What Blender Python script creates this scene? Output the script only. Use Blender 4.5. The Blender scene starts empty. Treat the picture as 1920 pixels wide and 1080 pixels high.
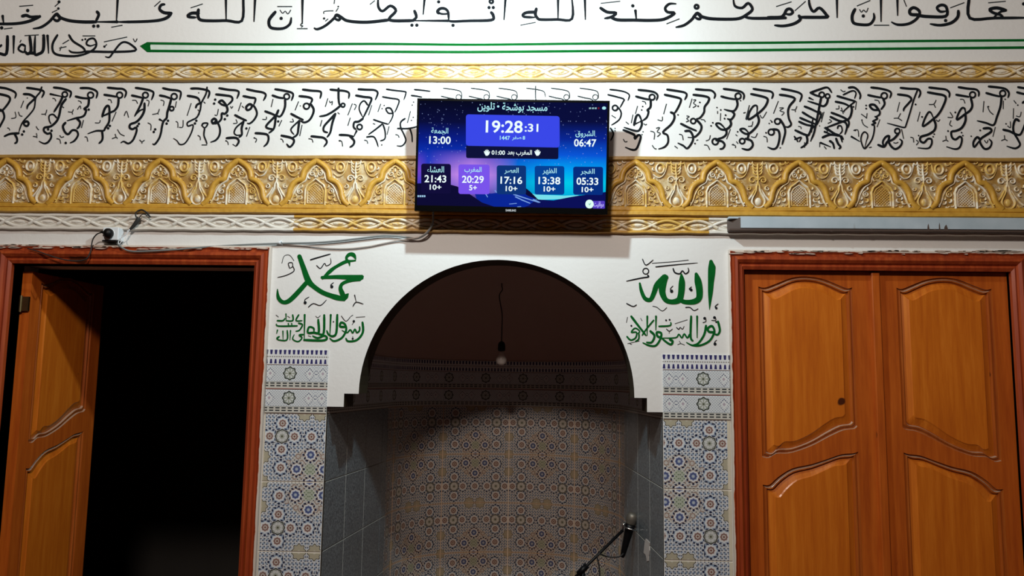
import bpy, bmesh, math, random
from mathutils import Vector, Matrix
from mathutils.geometry import tessellate_polygon
random.seed(7)
SC = bpy.context.scene
COL = SC.collection
U = 0.002            # metres per wall unit (one photo pixel seen straight on)
EYE = 1.65           # camera height
D = 1500 * U         # camera to wall

# ------------------------------------------------------------------ camera, world, lights
cam_data = bpy.data.cameras.new('camera')
cam = bpy.data.objects.new('camera', cam_data); COL.objects.link(cam)
cam_data.sensor_width = 36; cam_data.lens = 1500 / 1920 * 36; cam_data.clip_start = 0.02
CAM_R = (Matrix.Rotation(math.radians(2.191), 3, 'Z') @ Matrix.Rotation(math.pi / 2 + math.radians(6.759), 3, 'X')
         @ Matrix.Rotation(math.radians(0.8), 3, 'Z'))
CAM_P = Vector((0, -D, EYE))
cam.matrix_world = Matrix.Translation(CAM_P) @ CAM_R.to_4x4()
SC.camera = cam
world = bpy.data.worlds.new('world'); SC.world = world; world.use_nodes = True
world.node_tree.nodes['Background'].inputs[0].default_value = (0.5, 0.45, 0.4, 1)
world.node_tree.nodes['Background'].inputs[1].default_value = 0.0
vs = SC.view_settings
vs.view_transform = 'Standard'; vs.look = 'None'; vs.gamma = 1; vs.use_curve_mapping = False; vs.exposure = 0.0


def lamp(name, loc, power, color, radius):
    l = bpy.data.lights.new(name, 'POINT'); l.energy = power; l.color = color; l.shadow_soft_size = radius
    o = bpy.data.objects.new(name, l); COL.objects.link(o); o.location = loc
    return o


lamp('wall_lamp_light', (-0.216, -0.76, 2.944), 60, (0.76, 0.95, 1.0), 0.025)
lamp('ceiling_lamp_light', (-0.42, -3.3, 3.72), 280, (1.0, 0.87, 0.77), 0.16)


# ------------------------------------------------------------------ helpers
def ray(px, py):
    return (CAM_R @ Vector(((px - 960) / 1500, (540 - py) / 1500, -1))).normalized()


def P(px, py, y=0.0):
    """point of the plane Y = y that the photo shows at this pixel"""
    d = ray(px, py)
    return CAM_P + d * ((y - CAM_P.y) / d.y)


def on_plane(px, py, p0, n):
    d = ray(px, py)
    return CAM_P + d * ((p0 - CAM_P).dot(n) / d.dot(n))


def X(u): return u * U
def Z(u): return EYE + u * U


class E:
    """arithmetic on shader sockets"""
    def __init__(s, nt, k): s.nt = nt; s.k = k

    def _m(s, op, *a, clamp=False):
        n = s.nt.nodes.new('ShaderNodeMath'); n.operation = op; n.use_clamp = clamp
        for i, v in enumerate(a):
            if isinstance(v, E): s.nt.links.new(v.k, n.inputs[i])
            else: n.inputs[i].default_value = v
        return E(s.nt, n.outputs[0])

    def __add__(s, o): return s._m('ADD', s, o)
    def __radd__(s, o): return s._m('ADD', o, s)
    def __sub__(s, o): return s._m('SUBTRACT', s, o)
    def __rsub__(s, o): return s._m('SUBTRACT', o, s)
    def __mul__(s, o): return s._m('MULTIPLY', s, o)
    def __rmul__(s, o): return s._m('MULTIPLY', o, s)
    def __truediv__(s, o): return s._m('DIVIDE', s, o)
    def abs(s): return s._m('ABSOLUTE', s)
    def sin(s): return s._m('SINE', s)
    def cos(s): return s._m('COSINE', s)
    def lt(s, o): return s._m('LESS_THAN', s, o)
    def gt(s, o): return s._m('GREATER_THAN', s, o)
    def mn(s, o): return s._m('MINIMUM', s, o)
    def mx(s, o): return s._m('MAXIMUM', s, o)
    def pw(s, o): return s._m('POWER', s, o)
    def sqrt(s): return s._m('SQRT', s)
    def atan2(s, o): return s._m('ARCTAN2', s, o)
    def fr(s, p): return s._m('FLOORED_MODULO', s, p)
    def clamp(s): return s._m('ADD', s, 0.0, clamp=True)
    def step(s, a, b):
        return s._m('MULTIPLY', s - a, 1.0 / (b - a), clamp=True)


def col4(c): return (c[0], c[1], c[2], 1.0)


def srgb(r, g, b):
    f = lambda v: (v / 255 / 12.92) if v / 255 <= 0.04045 else ((v / 255 + 0.055) / 1.055) ** 2.4
    return (f(r), f(g), f(b))


class MB:
    """material builder"""
    def __init__(s, name, rough=0.5, spec=0.5, emit=False):
        s.m = bpy.data.materials.new(name); s.m.use_nodes = True; s.nt = s.m.node_tree
        s.nt.nodes.clear()
        s.out = s.nt.nodes.new('ShaderNodeOutputMaterial')
        s.emit = emit; s.shift = False
        s.b = s.nt.nodes.new('ShaderNodeEmission' if emit else 'ShaderNodeBsdfPrincipled')
        s.nt.links.new(s.b.outputs[0], s.out.inputs[0])
        if not emit:
            s.b.inputs['Roughness'].default_value = rough
            s.b.inputs['Specular IOR Level'].default_value = spec

    def color(s, c):
        k = s.b.inputs['Color' if s.emit else 'Base Color']
        if isinstance(c, tuple): k.default_value = col4(c)
        else: s.nt.links.new(c, k)
        return s

    def coords(s, kind='Object'):
        n = s.nt.nodes.new('ShaderNodeTexCoord'); return n.outputs[kind]

    def xyz(s, kind='Object'):
        n = s.nt.nodes.new('ShaderNodeSeparateXYZ'); s.nt.links.new(s.coords(kind), n.inputs[0])
        return [E(s.nt, n.outputs[i]) for i in range(3)]

    def noise(s, scale, detail=3, kind='Object', stretch=(1, 1, 1), rough=0.5, world=False):
        m = s.nt.nodes.new('ShaderNodeMapping'); m.inputs['Scale'].default_value = stretch
        if world:
            g = s.nt.nodes.new('ShaderNodeNewGeometry'); s.nt.links.new(g.outputs['Position'], m.inputs[0])
        else:
            s.nt.links.new(s.coords(kind), m.inputs[0])
            if s.shift: _rnd_shift(s, m)
        n = s.nt.nodes.new('ShaderNodeTexNoise'); n.inputs['Scale'].default_value = scale
        n.inputs['Detail'].default_value = detail; n.inputs['Roughness'].default_value = rough
        s.nt.links.new(m.outputs[0], n.inputs['Vector'])
        return E(s.nt, n.outputs[0])

    def mix(s, f, a, b):
        n = s.nt.nodes.new('ShaderNodeMix'); n.data_type = 'RGBA'
        if isinstance(f, E): s.nt.links.new(f.k, n.inputs[0])
        else: n.inputs[0].default_value = f
        for v, i in ((a, 6), (b, 7)):
            if isinstance(v, tuple): n.inputs[i].default_value = col4(v)
            else: s.nt.links.new(v, n.inputs[i])
        return n.outputs[2]

    def ramp(s, f, stops, interp='LINEAR'):
        n = s.nt.nodes.new('ShaderNodeValToRGB'); r = n.color_ramp; r.interpolation = interp
        while len(r.elements) < len(stops): r.elements.new(0.5)
        for e, (p, c) in zip(r.elements, stops): e.position = p; e.color = col4(c)
        s.nt.links.new(f.k, n.inputs[0]); return n.outputs[0]

    def bump(s, h, strength=0.3, dist=0.002):
        n = s.nt.nodes.new('ShaderNodeBump'); n.inputs['Strength'].default_value = strength
        n.inputs['Distance'].default_value = dist
        s.nt.links.new(h.k, n.inputs['Height']); s.nt.links.new(n.outputs[0], s.b.inputs['Normal'])
        return s


def plain(name, c, rough=0.5, spec=0.5, metal=0.0, var=0.12):
    b = MB(name, rough, spec)
    n = b.noise(35, 3)
    d = tuple(v * (1 - var) for v in c); l = tuple(min(1, v * (1 + var)) for v in c)
    b.color(b.mix(n, d, l)); b.b.inputs['Metallic'].default_value = metal
    return b.m


def emis(name, c, k=1.0):
    b = MB(name, emit=True); b.color(c); b.b.inputs[1].default_value = k
    return b.m


# ------------------------------------------------------------------ materials
def wall_mat(name, base, tint):
    b = MB(name, 0.75, 0.3)
    n = b.noise(1.6, 4, world=True); n2 = b.noise(60, 4, world=True)
    b.color(b.mix(n.step(0.35, 0.7), base, tint)); b.bump(n2, 0.25, 0.003)
    return b.m


M_WALL = wall_mat('white_wall_paint', (0.74, 0.74, 0.73), (0.70, 0.69, 0.67))
M_CEIL = wall_mat('hall_paint', (0.13, 0.105, 0.085), (0.11, 0.09, 0.075))
M_DOME = wall_mat('niche_paint', (0.56, 0.41, 0.36), (0.52, 0.38, 0.33))
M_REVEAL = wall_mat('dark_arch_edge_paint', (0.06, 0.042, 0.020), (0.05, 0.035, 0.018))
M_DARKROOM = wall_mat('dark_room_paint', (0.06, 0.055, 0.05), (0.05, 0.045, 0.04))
M_CARPET = plain('carpet', (0.10, 0.04, 0.03), 0.95, 0.1)
M_INK = plain('black_wall_paint', (0.007, 0.009, 0.012), 0.8, 0.1)
M_INKTHIN = plain('thin_black_paint', (0.03, 0.035, 0.038), 0.8, 0.1)
M_GREEN = plain('green_wall_paint', (0.001, 0.098, 0.014), 0.8, 0.08, var=0.3)
M_GREENTINT = plain('pale_green_paint', (0.62, 0.74, 0.66), 0.6, 0.3)
M_BLACK = plain('black_plastic', (0.003, 0.003, 0.004), 0.45, 0.25)
M_BEZEL = plain('gloss_black_plastic', (0.002, 0.002, 0.002), 0.12, 0.3)
M_RUBBER = plain('black_rubber', (0.02, 0.02, 0.02), 0.7)
M_GREYCABLE = plain('grey_cable', (0.20, 0.22, 0.22), 0.5)
M_PALECABLE = plain('pale_cable', (0.50, 0.44, 0.40), 0.6)
M_WHITEPL = plain('white_plastic', (0.75, 0.80, 0.84), 0.35, var=0.04)
M_STEEL = plain('shiny_steel', (0.7, 0.7, 0.68), 0.2, metal=1.0)
M_BRASS = plain('dull_brass', (0.28, 0.22, 0.11), 0.35, metal=1.0)
M_GRILLE = plain('microphone_grille', (0.20, 0.18, 0.15), 0.5, metal=0.6)
M_PAPER = plain('torn_paper', (0.72, 0.66, 0.62), 0.9)
M_GLASS = plain('frosted_bulb', (0.85, 0.78, 0.72), 0.2)


def gilt(name, g1, g2, white, amount, scale=7.0):
    b = MB(name, 0.42, 0.5)
    n = b.noise(scale, 5, world=True, rough=0.65); n2 = b.noise(45, 4, world=True)
    gold = b.mix(n2, g1, g2)
    f = n.step(1 - amount - 0.06, 1 - amount + 0.06)
    b.color(b.mix(f, white, gold)); b.bump(n2, 0.5, 0.003)
    return b.m


GOLD_A, GOLD_B = (0.38, 0.19, 0.022), (0.70, 0.40, 0.055)
OCHRE_A, OCHRE_B = (0.40, 0.21, 0.04), (0.58, 0.35, 0.10)
CREAM = (0.74, 0.67, 0.54)
M_GOLD = gilt('gold_paint', GOLD_A, GOLD_B, CREAM, 0.97)
M_GOLDBACK = gilt('gold_ground', (0.30, 0.16, 0.035), (0.42, 0.25, 0.07), (0.52, 0.42, 0.25), 0.55, 14)
M_GOLDPATCH = gilt('gold_patchy_plaster', (0.58, 0.35, 0.06), (0.68, 0.47, 0.15), CREAM, 0.50, 13)
M_GOLDLINE = gilt('gold_line', (0.34, 0.19, 0.04), (0.48, 0.29, 0.07), (0.6, 0.46, 0.24), 0.85, 10)
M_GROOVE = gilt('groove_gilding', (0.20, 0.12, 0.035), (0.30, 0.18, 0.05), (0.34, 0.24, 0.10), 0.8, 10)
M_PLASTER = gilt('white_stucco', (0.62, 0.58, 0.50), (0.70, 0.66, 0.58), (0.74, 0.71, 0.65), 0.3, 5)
M_PLGROOVE = gilt('darker_stucco_groove', (0.40, 0.36, 0.29), (0.46, 0.42, 0.35), (0.50, 0.46, 0.39), 0.4, 9)  # darker tone for the grooves of the plain stucco


def _rnd_shift(b, m):
    oi = b.nt.nodes.new('ShaderNodeObjectInfo'); cx = b.nt.nodes.new('ShaderNodeCombineXYZ')
    r = E(b.nt, oi.outputs['Random']) * 7.0
    b.nt.links.new(r.k, cx.inputs[0]); b.nt.links.new((r * 3.1).k, cx.inputs[2]); b.nt.links.new(cx.outputs[0], m.inputs['Location'])


def wood(name, dark, mid, light, along='Z', rough=0.3, worn=None, pale_tops=False):
    b = MB(name, rough, 0.5); b.shift = True
    st = {'Z': (9, 9, 0.55), 'X': (0.55, 9, 9)}[along]
    n = b.noise(5, 6, stretch=st, rough=0.6); g = b.noise(2.0, 3); f = b.noise(30, 4, stretch=st)
    c = b.ramp(n * 0.8 + f * 0.2, [(0.36, dark), (0.5, mid), (0.64, light)])
    c = b.mix(g.step(0.3, 0.75) * 0.35, c, dark)
    k = b.noise(9.5, 1).step(0.745, 0.77)          # knots
    c = b.mix(k, c, (0.07, 0.015, 0.005))
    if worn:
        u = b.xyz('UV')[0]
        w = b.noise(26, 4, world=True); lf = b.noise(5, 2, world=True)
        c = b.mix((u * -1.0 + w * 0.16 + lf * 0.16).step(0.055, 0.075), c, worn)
    if pale_tops:  # paler grey-brown mixed in where faces turn upward
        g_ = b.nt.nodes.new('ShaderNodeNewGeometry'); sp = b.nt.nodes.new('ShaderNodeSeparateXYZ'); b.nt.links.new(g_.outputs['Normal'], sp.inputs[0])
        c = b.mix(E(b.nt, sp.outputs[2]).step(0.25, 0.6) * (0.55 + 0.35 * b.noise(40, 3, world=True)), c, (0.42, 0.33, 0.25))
    b.color(c); b.b.inputs['Coat Weight'].default_value = 0.25; b.b.inputs['Coat Roughness'].default_value = 0.25
    b.bump(f, 0.12, 0.001)
    return b.m


M_PANEL = wood('varnished_panel', (0.50, 0.115, 0.009), (0.60, 0.155, 0.011), (0.70, 0.205, 0.018))
M_STILE = wood('varnished_stile', (0.38, 0.072, 0.009), (0.48, 0.102, 0.011), (0.58, 0.135, 0.015))
M_MOULD = wood('varnished_moulding', (0.30, 0.060, 0.008), (0.38, 0.088, 0.012), (0.46, 0.125, 0.02), pale_tops=True)
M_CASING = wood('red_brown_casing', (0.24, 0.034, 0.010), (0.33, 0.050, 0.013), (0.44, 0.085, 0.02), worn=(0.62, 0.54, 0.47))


# ---- glazed tile with the star pattern, drawn in metres from the tile's corner
TW, TH = 0.356, 0.2514


def tile_pattern(b, x, y, cream=(0.60, 0.58, 0.53)):
    """x,y in metres; y runs down from the row of half rosettes"""
    nt = b.nt
    ux = (x - TW / 2).abs()
    white = (0.66, 0.68, 0.70); pale = (0.30, 0.40, 0.54); navy = (0.012, 0.018, 0.055)
    # background: pale blue and white lattice with dark dots
    k = 2 * math.pi / 0.0140
    s1 = ((ux * k).sin() * (y * k).sin()).step(0.45, 0.60)
    k2 = 2 * math.pi / 0.028
    s2 = ((ux * k2 + y * k2).sin() * (ux * k2 - y * k2).sin()).step(-0.1, 0.35)
    c = b.mix(s2, (0.62, 0.64, 0.66), (0.28, 0.36, 0.48))
    c = b.mix(s1, c, navy)

    def dist(cx, cy):
        dx = ux - cx; dy = y - cy
        return dx, dy, (dx * dx + dy * dy).sqrt()
    # warm ground round the green lozenge
    dx, dy, d = dist(0, 0.205)
    warm = b.mix(s1, (0.55, 0.54, 0.51), (0.05, 0.05, 0.06))
    c = b.mix(d.lt(0.078), c, warm)
    c = b.mix((dx.abs() + dy.abs()).lt(0.030), c, b.mix(s1, (0.42, 0.46, 0.38), (0.10, 0.16, 0.08)))

    def flower(c, cx, cy, r, stops, petals=8, amp=0.07, halo=False):
        dx, dy, d = dist(cx, cy)
        a = dy.atan2(dx)
        q = d / ((a * petals).cos() * amp + 1.0) / r
        if halo:
            c = b.mix((q - 1.15).abs().lt(0.16) * (a * 12).cos().gt(-0.1), c, navy)
            c = b.mix((q - 1.35).abs().lt(0.05), c, (0.60, 0.62, 0.64))
        return b.mix(q.lt(1.0), c, b.ramp(q, stops, 'CONSTANT'))
    red = [(0, (0.16, 0.05, 0.04)), (0.14, (0.5, 0.46, 0.42)), (0.34, (0.15, 0.05, 0.04)), (0.46, (0.34, 0.24, 0.22)), (0.58, white), (0.88, pale)]
    blue = [(0, (0.45, 0.5, 0.55)), (0.20, (0.2, 0.26, 0.42)), (0.32, (0.05, 0.07, 0.20)), (0.52, (0.20, 0.24, 0.40)), (0.64, white), (0.92, (0.20, 0.10, 0.06))]
    olive = [(0, (0.50, 0.48, 0.40)), (0.15, (0.42, 0.39, 0.29)), (0.78, (0.03, 0.03, 0.025)), (0.88, white)]
    main = [(0, (0.09, 0.09, 0.06)), (0.14, (0.36, 0.38, 0.33)), (0.36, (0.55, 0.57, 0.57)), (0.62, (0.30, 0.33, 0.30)), (0.80, (0.035, 0.035, 0.03)), (0.95, white)]
    ring = [(0, (0.52, 0.50, 0.47)), (0.66, (0.22, 0.09, 0.05)), (0.86, (0.46, 0.42, 0.38))]
    for cx, cy, r in ((0.047, 0.158, .0105), (0.031, 0.181, .0105), (0.028, 0.150, .0095), (0.030, 0.230, .0105), (0.056, 0.233, .0105), (0.082, 0.205, .0105), (0.082, 0.180, .0095)):
        c = flower(c, cx, cy, r, ring)
    for cx, cy in ((0.111 - .047, 0.0856), (0.111 + .047, 0.0856), (0.111, 0.0856 - .048), (0.111, 0.0856 + .048), (0, 0.0856), (0.111, 0.2005)):
        c = flower(c, cx, cy, 0.0235, red, halo=True)
    for cx, cy in ((0, 0.152), (0.0505, 0.2046), (0, 0.2575)):
        c = flower(c, cx, cy, 0.0225, blue, halo=True)
    for cx, cy in ((0.029, 0.004), (0.178, 0.161), (0.178, 0.2514)):
        c = flower(c, cx, cy, 0.028, olive, 8, 0.12)
    # main rosette with eight petals
    dx, dy, d = dist(0.111, 0.0856)
    a = dy.atan2(dx); q = d / ((a * 8).cos() * 0.06 + 1.0) / 0.0275
    pet = ((a * 8 + math.pi).cos().step(0.2, 0.5)) * q.gt(0.3) * q.lt(0.8)
    mc = b.mix(pet, b.ramp(q, main, 'CONSTANT'), (0.60, 0.61, 0.60))
    c = b.mix(q.lt(1.0), c, mc)
    # cream edge
    e = (TW / 2 - ux).mn(y.mn(TH - y))
    c = b.mix(e.lt(0.0024), c, cream)
    return c


def star_tile_mat(name, cream, rough=0.22, niche_shade=None):
    b = MB(name, rough, 0.5)
    x, y, _ = b.xyz('UV')
    c = tile_pattern(b, x, y, cream)
    n = b.noise(25, 3, world=True)
    c = b.mix(n.step(0.45, 0.8) * 0.15, c, (0.30, 0.27, 0.23))
    if niche_shade:  # shade tint multiplied over the whole pattern
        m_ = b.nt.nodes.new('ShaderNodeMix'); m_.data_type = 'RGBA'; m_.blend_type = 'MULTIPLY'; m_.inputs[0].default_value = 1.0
        b.nt.links.new(c, m_.inputs[6]); m_.inputs[7].default_value = col4(niche_shade); c = m_.outputs[2]
    b.color(c)
    return b.m


M_STAR = star_tile_mat('star_pattern_tile', (0.60, 0.55, 0.44), 0.35)
M_STAR_SHADED = star_tile_mat('star_pattern_tile_shaded', (0.95, 0.72, 0.50), 0.35, (0.84, 0.72, 0.62))  # same tile with the niche's dim warm light put into its colour


def comb_mat():
    b = MB('comb_border_tile', 0.3, 0.5)
    x, y, _ = b.xyz('UV')       # y down 0..0.061
    white = (0.70, 0.71, 0.72); navy = (0.030, 0.028, 0.13)
    t = (x.fr(0.0172) - 0.0086).abs()
    w1 = 0.0028 + y * 0.11
    w2 = 0.0028 + (y - 0.034) * 0.10
    f1 = t.lt(0.0052 - (y - 0.003) * 0.09) * y.gt(0.003) * y.lt(0.020)
    f2 = t.lt(w2) * y.gt(0.038) * y.lt(0.055)
    c = b.mix(f1.mx(f2), white, navy)
    dash = (x.fr(0.0086) - 0.0043).abs().lt(0.0028) * (y - 0.029).abs().lt(0.0022)
    c = b.mix(dash, c, (0.25, 0.24, 0.22))
    c = b.mix(y.gt(0.0582), c, (0.30, 0.13, 0.12))
    c = b.mix(y.lt(0.0012), c, (0.35, 0.34, 0.33))
    b.color(c); return b.m


def border_mat():
    b = MB('flower_border_tile', 0.3, 0.5)
    x, y, _ = b.xyz('UV')       # y down 0..0.09; pattern above, dashes below
    white = (0.66, 0.69, 0.70); navy = (0.035, 0.05, 0.14)
    per = 0.200
    xx = x.fr(per) - per / 2    # rosette at 0
    ax = xx.abs(); yy = y - 0.031
    k = 2 * math.pi / 0.0100
    dots = ((ax * k).sin() * (yy * k).sin()).step(0.35, 0.6)
    c = b.mix(dots, (0.62, 0.65, 0.67), (0.30, 0.36, 0.44))
    # lozenges between the rosettes
    for cx in (0.075, 0.112):
        q = ((ax - cx).abs() / 0.024 + yy.abs() / 0.028)
        qq = q * 1.0
        ring = b.ramp(qq, [(0, (0.42, 0.36, 0.42)), (0.25, white), (0.62, navy), (0.78, white), (0.86, navy), (0.97, white)], 'CONSTANT')
        dd = ((ax * k * 0.9).sin() * (yy * k * 0.9).sin()).gt(-0.1)
        ring = b.mix(dd * qq.gt(0.62), ring, white)
        c = b.mix(q.lt(1.0), c, ring)
    d = (xx * xx + yy * yy).sqrt(); a = yy.atan2(xx)
    q = d / ((a * 8).cos() * 0.08 + 1.0) / 0.026
    pet = ((a * 8 + math.pi).cos().step(0.2, 0.5)) * q.gt(0.3) * q.lt(0.75)
    m = b.ramp(q, [(0, (0.08, 0.09, 0.06)), (0.14, (0.36, 0.38, 0.33)), (0.62, (0.30, 0.34, 0.30)), (0.78, (0.03, 0.035, 0.03)), (0.95, white)], 'CONSTANT')
    m = b.mix(pet, m, white)
    c = b.mix(q.lt(1.0), c, m)
    # dashes
    t = (x.fr(0.0235) - 0.01175).abs().lt(0.0082)
    rows = (y - 0.068).abs().lt(0.0024).mx((y - 0.0775).abs().lt(0.0024))
    base = b.mix((t * rows), (0.56, 0.55, 0.50), (0.03, 0.035, 0.04))
    c = b.mix(y.gt(0.0625), c, base)
    c = b.mix(y.gt(0.0865), c, (0.36, 0.18, 0.16))
    c = b.mix((y - 0.0625).abs().lt(0.0012), c, (0.3, 0.32, 0.33))
    b.color(c); return b.m


M_COMB = comb_mat(); M_BORDER = border_mat()


def grey_tile():
    b = MB('grey_speckled_tile', 0.3, 0.5)
    n = b.noise(130, 4, world=True); g = b.noise(12, 3, world=True)
    u_, v_, _w = b.xyz('UV')
    c = b.mix(n.step(0.42, 0.60), (0.09, 0.11, 0.13), (0.27, 0.31, 0.335))
    c = b.mix(g.step(0.3, 0.8) * 0.4, c, (0.16, 0.18, 0.19))
    e_ = u_.mn(1.0 - u_).mn(v_.mn(1.0 - v_))
    c = b.mix(e_.lt(0.010) * 0.8, c, (0.60, 0.58, 0.52))      # grout smeared on the edges
    b.color(c); return b.m


M_GREYTILE = grey_tile()
M_GROUT = plain('pale_grout', (0.75, 0.70, 0.60), 0.8)
M_CHANNEL = None


def channel_mat():
    b = MB('blue_grey_painted_metal', 0.45, 0.5)
    n = b.noise(10, 5, world=True); r = b.noise(3.0, 3, world=True, stretch=(6, 1, 0.4))
    c = b.mix(n.step(0.3, 0.7), (0.38, 0.47, 0.53), (0.48, 0.57, 0.64))
    c = b.mix(r.step(0.68, 0.74), c, (0.20, 0.16, 0.11))
    b.color(c); return b.m


M_CHANNEL = channel_mat()
M_CHUNDER = plain('dark_channel_metal', (0.07, 0.045, 0.035), 0.7)  # dark tone of the channel's lip, end plate and drip stains


# ------------------------------------------------------------------ object helpers
def link(o, parent=None):
    COL.objects.link(o)
    if parent is not None:
        o.parent = parent
    return o


def mesh(name, V, F, mat, parent=None, uv=None, smooth=False, loc=None):
    me = bpy.data.meshes.new(name); me.from_pydata([tuple(v) for v in V], [], F)
    if mat is not None: me.materials.append(mat)
    if uv:
        l = me.uv_layers.new(name='UVMap')
        for lp in me.loops: l.data[lp.index].uv = uv[lp.vertex_index]
    if smooth:
        for p in me.polygons: p.use_smooth = True
    me.validate(); me.update()
    o = bpy.data.objects.new(name, me)
    if loc is not None: o.location = loc
    return link(o, parent)


def thing(name, label, cat, loc=(0, 0, 0), group=None):
    o = bpy.data.objects.new(name, None); o.location = loc; o.empty_display_size = 0.1; COL.objects.link(o)
    o['label'] = label; o['category'] = cat
    if group: o['group'] = group
    return o


def tag(o, label, cat, group=None):
    o['label'] = label; o['category'] = cat
    if group: o['group'] = group
    return o


def struct(o): o['kind'] = 'structure'; return o


def box_vf(a, b, V=None, F=None):
    V = [] if V is None else V; F = [] if F is None else F
    n = len(V)
    (x0, y0, z0), (x1, y1, z1) = a, b
    V += [(x0, y0, z0), (x1, y0, z0), (x1, y1, z0), (x0, y1, z0), (x0, y0, z1), (x1, y0, z1), (x1, y1, z1), (x0, y1, z1)]
    F += [tuple(n + i for i in f) for f in ((0, 3, 2, 1), (4, 5, 6, 7), (0, 1, 5, 4), (1, 2, 6, 5), (2, 3, 7, 6), (3, 0, 4, 7))]
    return V, F


def bevel_box(name, a, b, mat, parent=None, bev=0.002, seg=2):
    V, F = box_vf(a, b)
    o = mesh(name, V, F, mat, parent)
    bm = bmesh.new(); bm.from_mesh(o.data)
    bmesh.ops.bevel(bm, geom=list(bm.edges), offset=bev, segments=seg, profile=0.5, affect='EDGES')
    bm.to_mesh(o.data); bm.free(); o.data.update()
    return o


def catmull(pts, n=4):
    if len(pts) < 3: 
        return [tuple(p) for p in pts]
    out = []
    for i in range(len(pts) - 1):
        p0 = pts[max(i - 1, 0)]; p1 = pts[i]; p2 = pts[i + 1]; p3 = pts[min(i + 2, len(pts) - 1)]
        for k in range(n):
            t = k / n
            out.append(tuple(0.5 * (2 * b + (c - a) * t + (2 * a - 5 * b + 4 * c - d) * t * t + (3 * b - a - 3 * c + d) * t ** 3)
                             for a, b, c, d in zip(p0, p1, p2, p3)))
    out.append(tuple(pts[-1]))
    return out


def tube(pts, r, V, F, seg=8, closed_ends=True, radii=None):
    pts = [Vector(p) for p in pts]; n0 = len(V); N = len(pts)
    up = Vector((0.13, 0.2, 1)).normalized()
    prev = None
    for i, p in enumerate(pts):
        t = (pts[min(i + 1, N - 1)] - pts[max(i - 1, 0)]).normalized()
        if prev is None:
            a = t.cross(up)
            if a.length < 0.1: a = t.cross(Vector((1, 0, 0)))
            a.normalize()
        else:
            a = (prev - t * prev.dot(t)).normalized()
        prev = a; c = t.cross(a); rr = radii[i] if radii else r
        for k in range(seg):
            w = 2 * math.pi * k / seg
            V.append(tuple(p + (a * math.cos(w) + c * math.sin(w)) * rr))
    for i in range(N - 1):
        for k in range(seg):
            k2 = (k + 1) % seg
            F.append((n0 + i * seg + k, n0 + i * seg + k2, n0 + (i + 1) * seg + k2, n0 + (i + 1) * seg + k))
    if closed_ends:
        F.append(tuple(n0 + k for k in range(seg))[::-1]); F.append(tuple(n0 + (N - 1) * seg + k for k in range(seg)))
    return V, F


def tube_obj(name, pts, r, mat, parent=None, seg=8, radii=None):
    V, F = tube(pts, r, [], [], seg, radii=radii)
    return mesh(name, V, F, mat, parent, smooth=True)


# flat painted strokes -------------------------------------------------------
def ribbon2d(pts, V, F, taper=True, closed=False):
    """pts = (x, y, halfwidth); appends 2-D quads"""
    n0 = len(V); N = len(pts)
    for i, (x, y, w) in enumerate(pts):
        if closed:
            a = pts[(i - 1) % N]; b = pts[(i + 1) % N]
        else:
            a = pts[max(i - 1, 0)]; b = pts[min(i + 1, N - 1)]
        dx, dy = b[0] - a[0], b[1] - a[1]; l = math.hypot(dx, dy) or 1
        nx, ny = -dy / l, dx / l
        V.append((x + nx * w, y + ny * w)); V.append((x - nx * w, y - ny * w))
    for i in range(N if closed else N - 1):
        j = (i + 1) % N
        F.append((n0 + 2 * i, n0 + 2 * i + 1, n0 + 2 * j + 1, n0 + 2 * j))


def disc2d(cx, cy, r, V, F, seg=10):
    n0 = len(V)
    for k in range(seg):
        a = 2 * math.pi * k / seg; V.append((cx + r * math.cos(a), cy + r * math.sin(a)))
    F.append(tuple(range(n0, n0 + seg)))


def parse_strokes(text, wm, wt, taper0=0.9):
    """m = main stroke, t = thin stroke, o = ring, d = dots, v = stroke with own widths"""
    V, F, VT, FT = [], [], [], []
    for s in text.split(';'):
        s = s.strip()
        if not s: continue
        k = s[0]; items = [tuple(float(q) for q in it.split(',')) for it in s[1:].split()]
        if k in 'mnt':
            w = {'m': wm, 'n': wm * 0.72, 't': wt}[k]
            p = catmull(items, 4); N = len(p) - 1
            q = []
            for i, a in enumerate(p):
                t = i / max(N, 1)
                f = 1.0
                if k != 't':
                    f = 1.18 - 0.3 * t
                    if t > 0.88: f *= 1 - (t - 0.88) / 0.12 * 0.5
                    if i == 0: f *= 0.8
                q.append((a[0], a[1], w / 2 * f))
            ribbon2d(q, VT if k == 't' else V, FT if k == 't' else F)
            if k != 't': disc2d(p[0][0], p[0][1], w / 2 * 1.05, V, F, 8)
        elif k == 'v':
            p = catmull(items, 5); ribbon2d([(a[0], a[1], a[2] / 2) for a in p], V, F)
            if items[0][2] > 14: disc2d(p[0][0], p[0][1], items[0][2] / 2, V, F, 12)
            if items[-1][2] > 14: disc2d(p[-1][0], p[-1][1], items[-1][2] / 2, V, F, 12)
        elif k == 'o':
            for cx, cy, r in items:
                ribbon2d([(cx + r * math.cos(a * math.pi / 7), cy + r * math.sin(a * math.pi / 7), wm * 0.42) for a in range(14)], V, F, closed=True)
        elif k == 'd':
            for it in items:
                disc2d(it[0], it[1], it[2] if len(it) > 2 else wm * 0.62, V, F, 8)
    return (V, F), (VT, FT)


INK_Y = -0.0008


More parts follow.
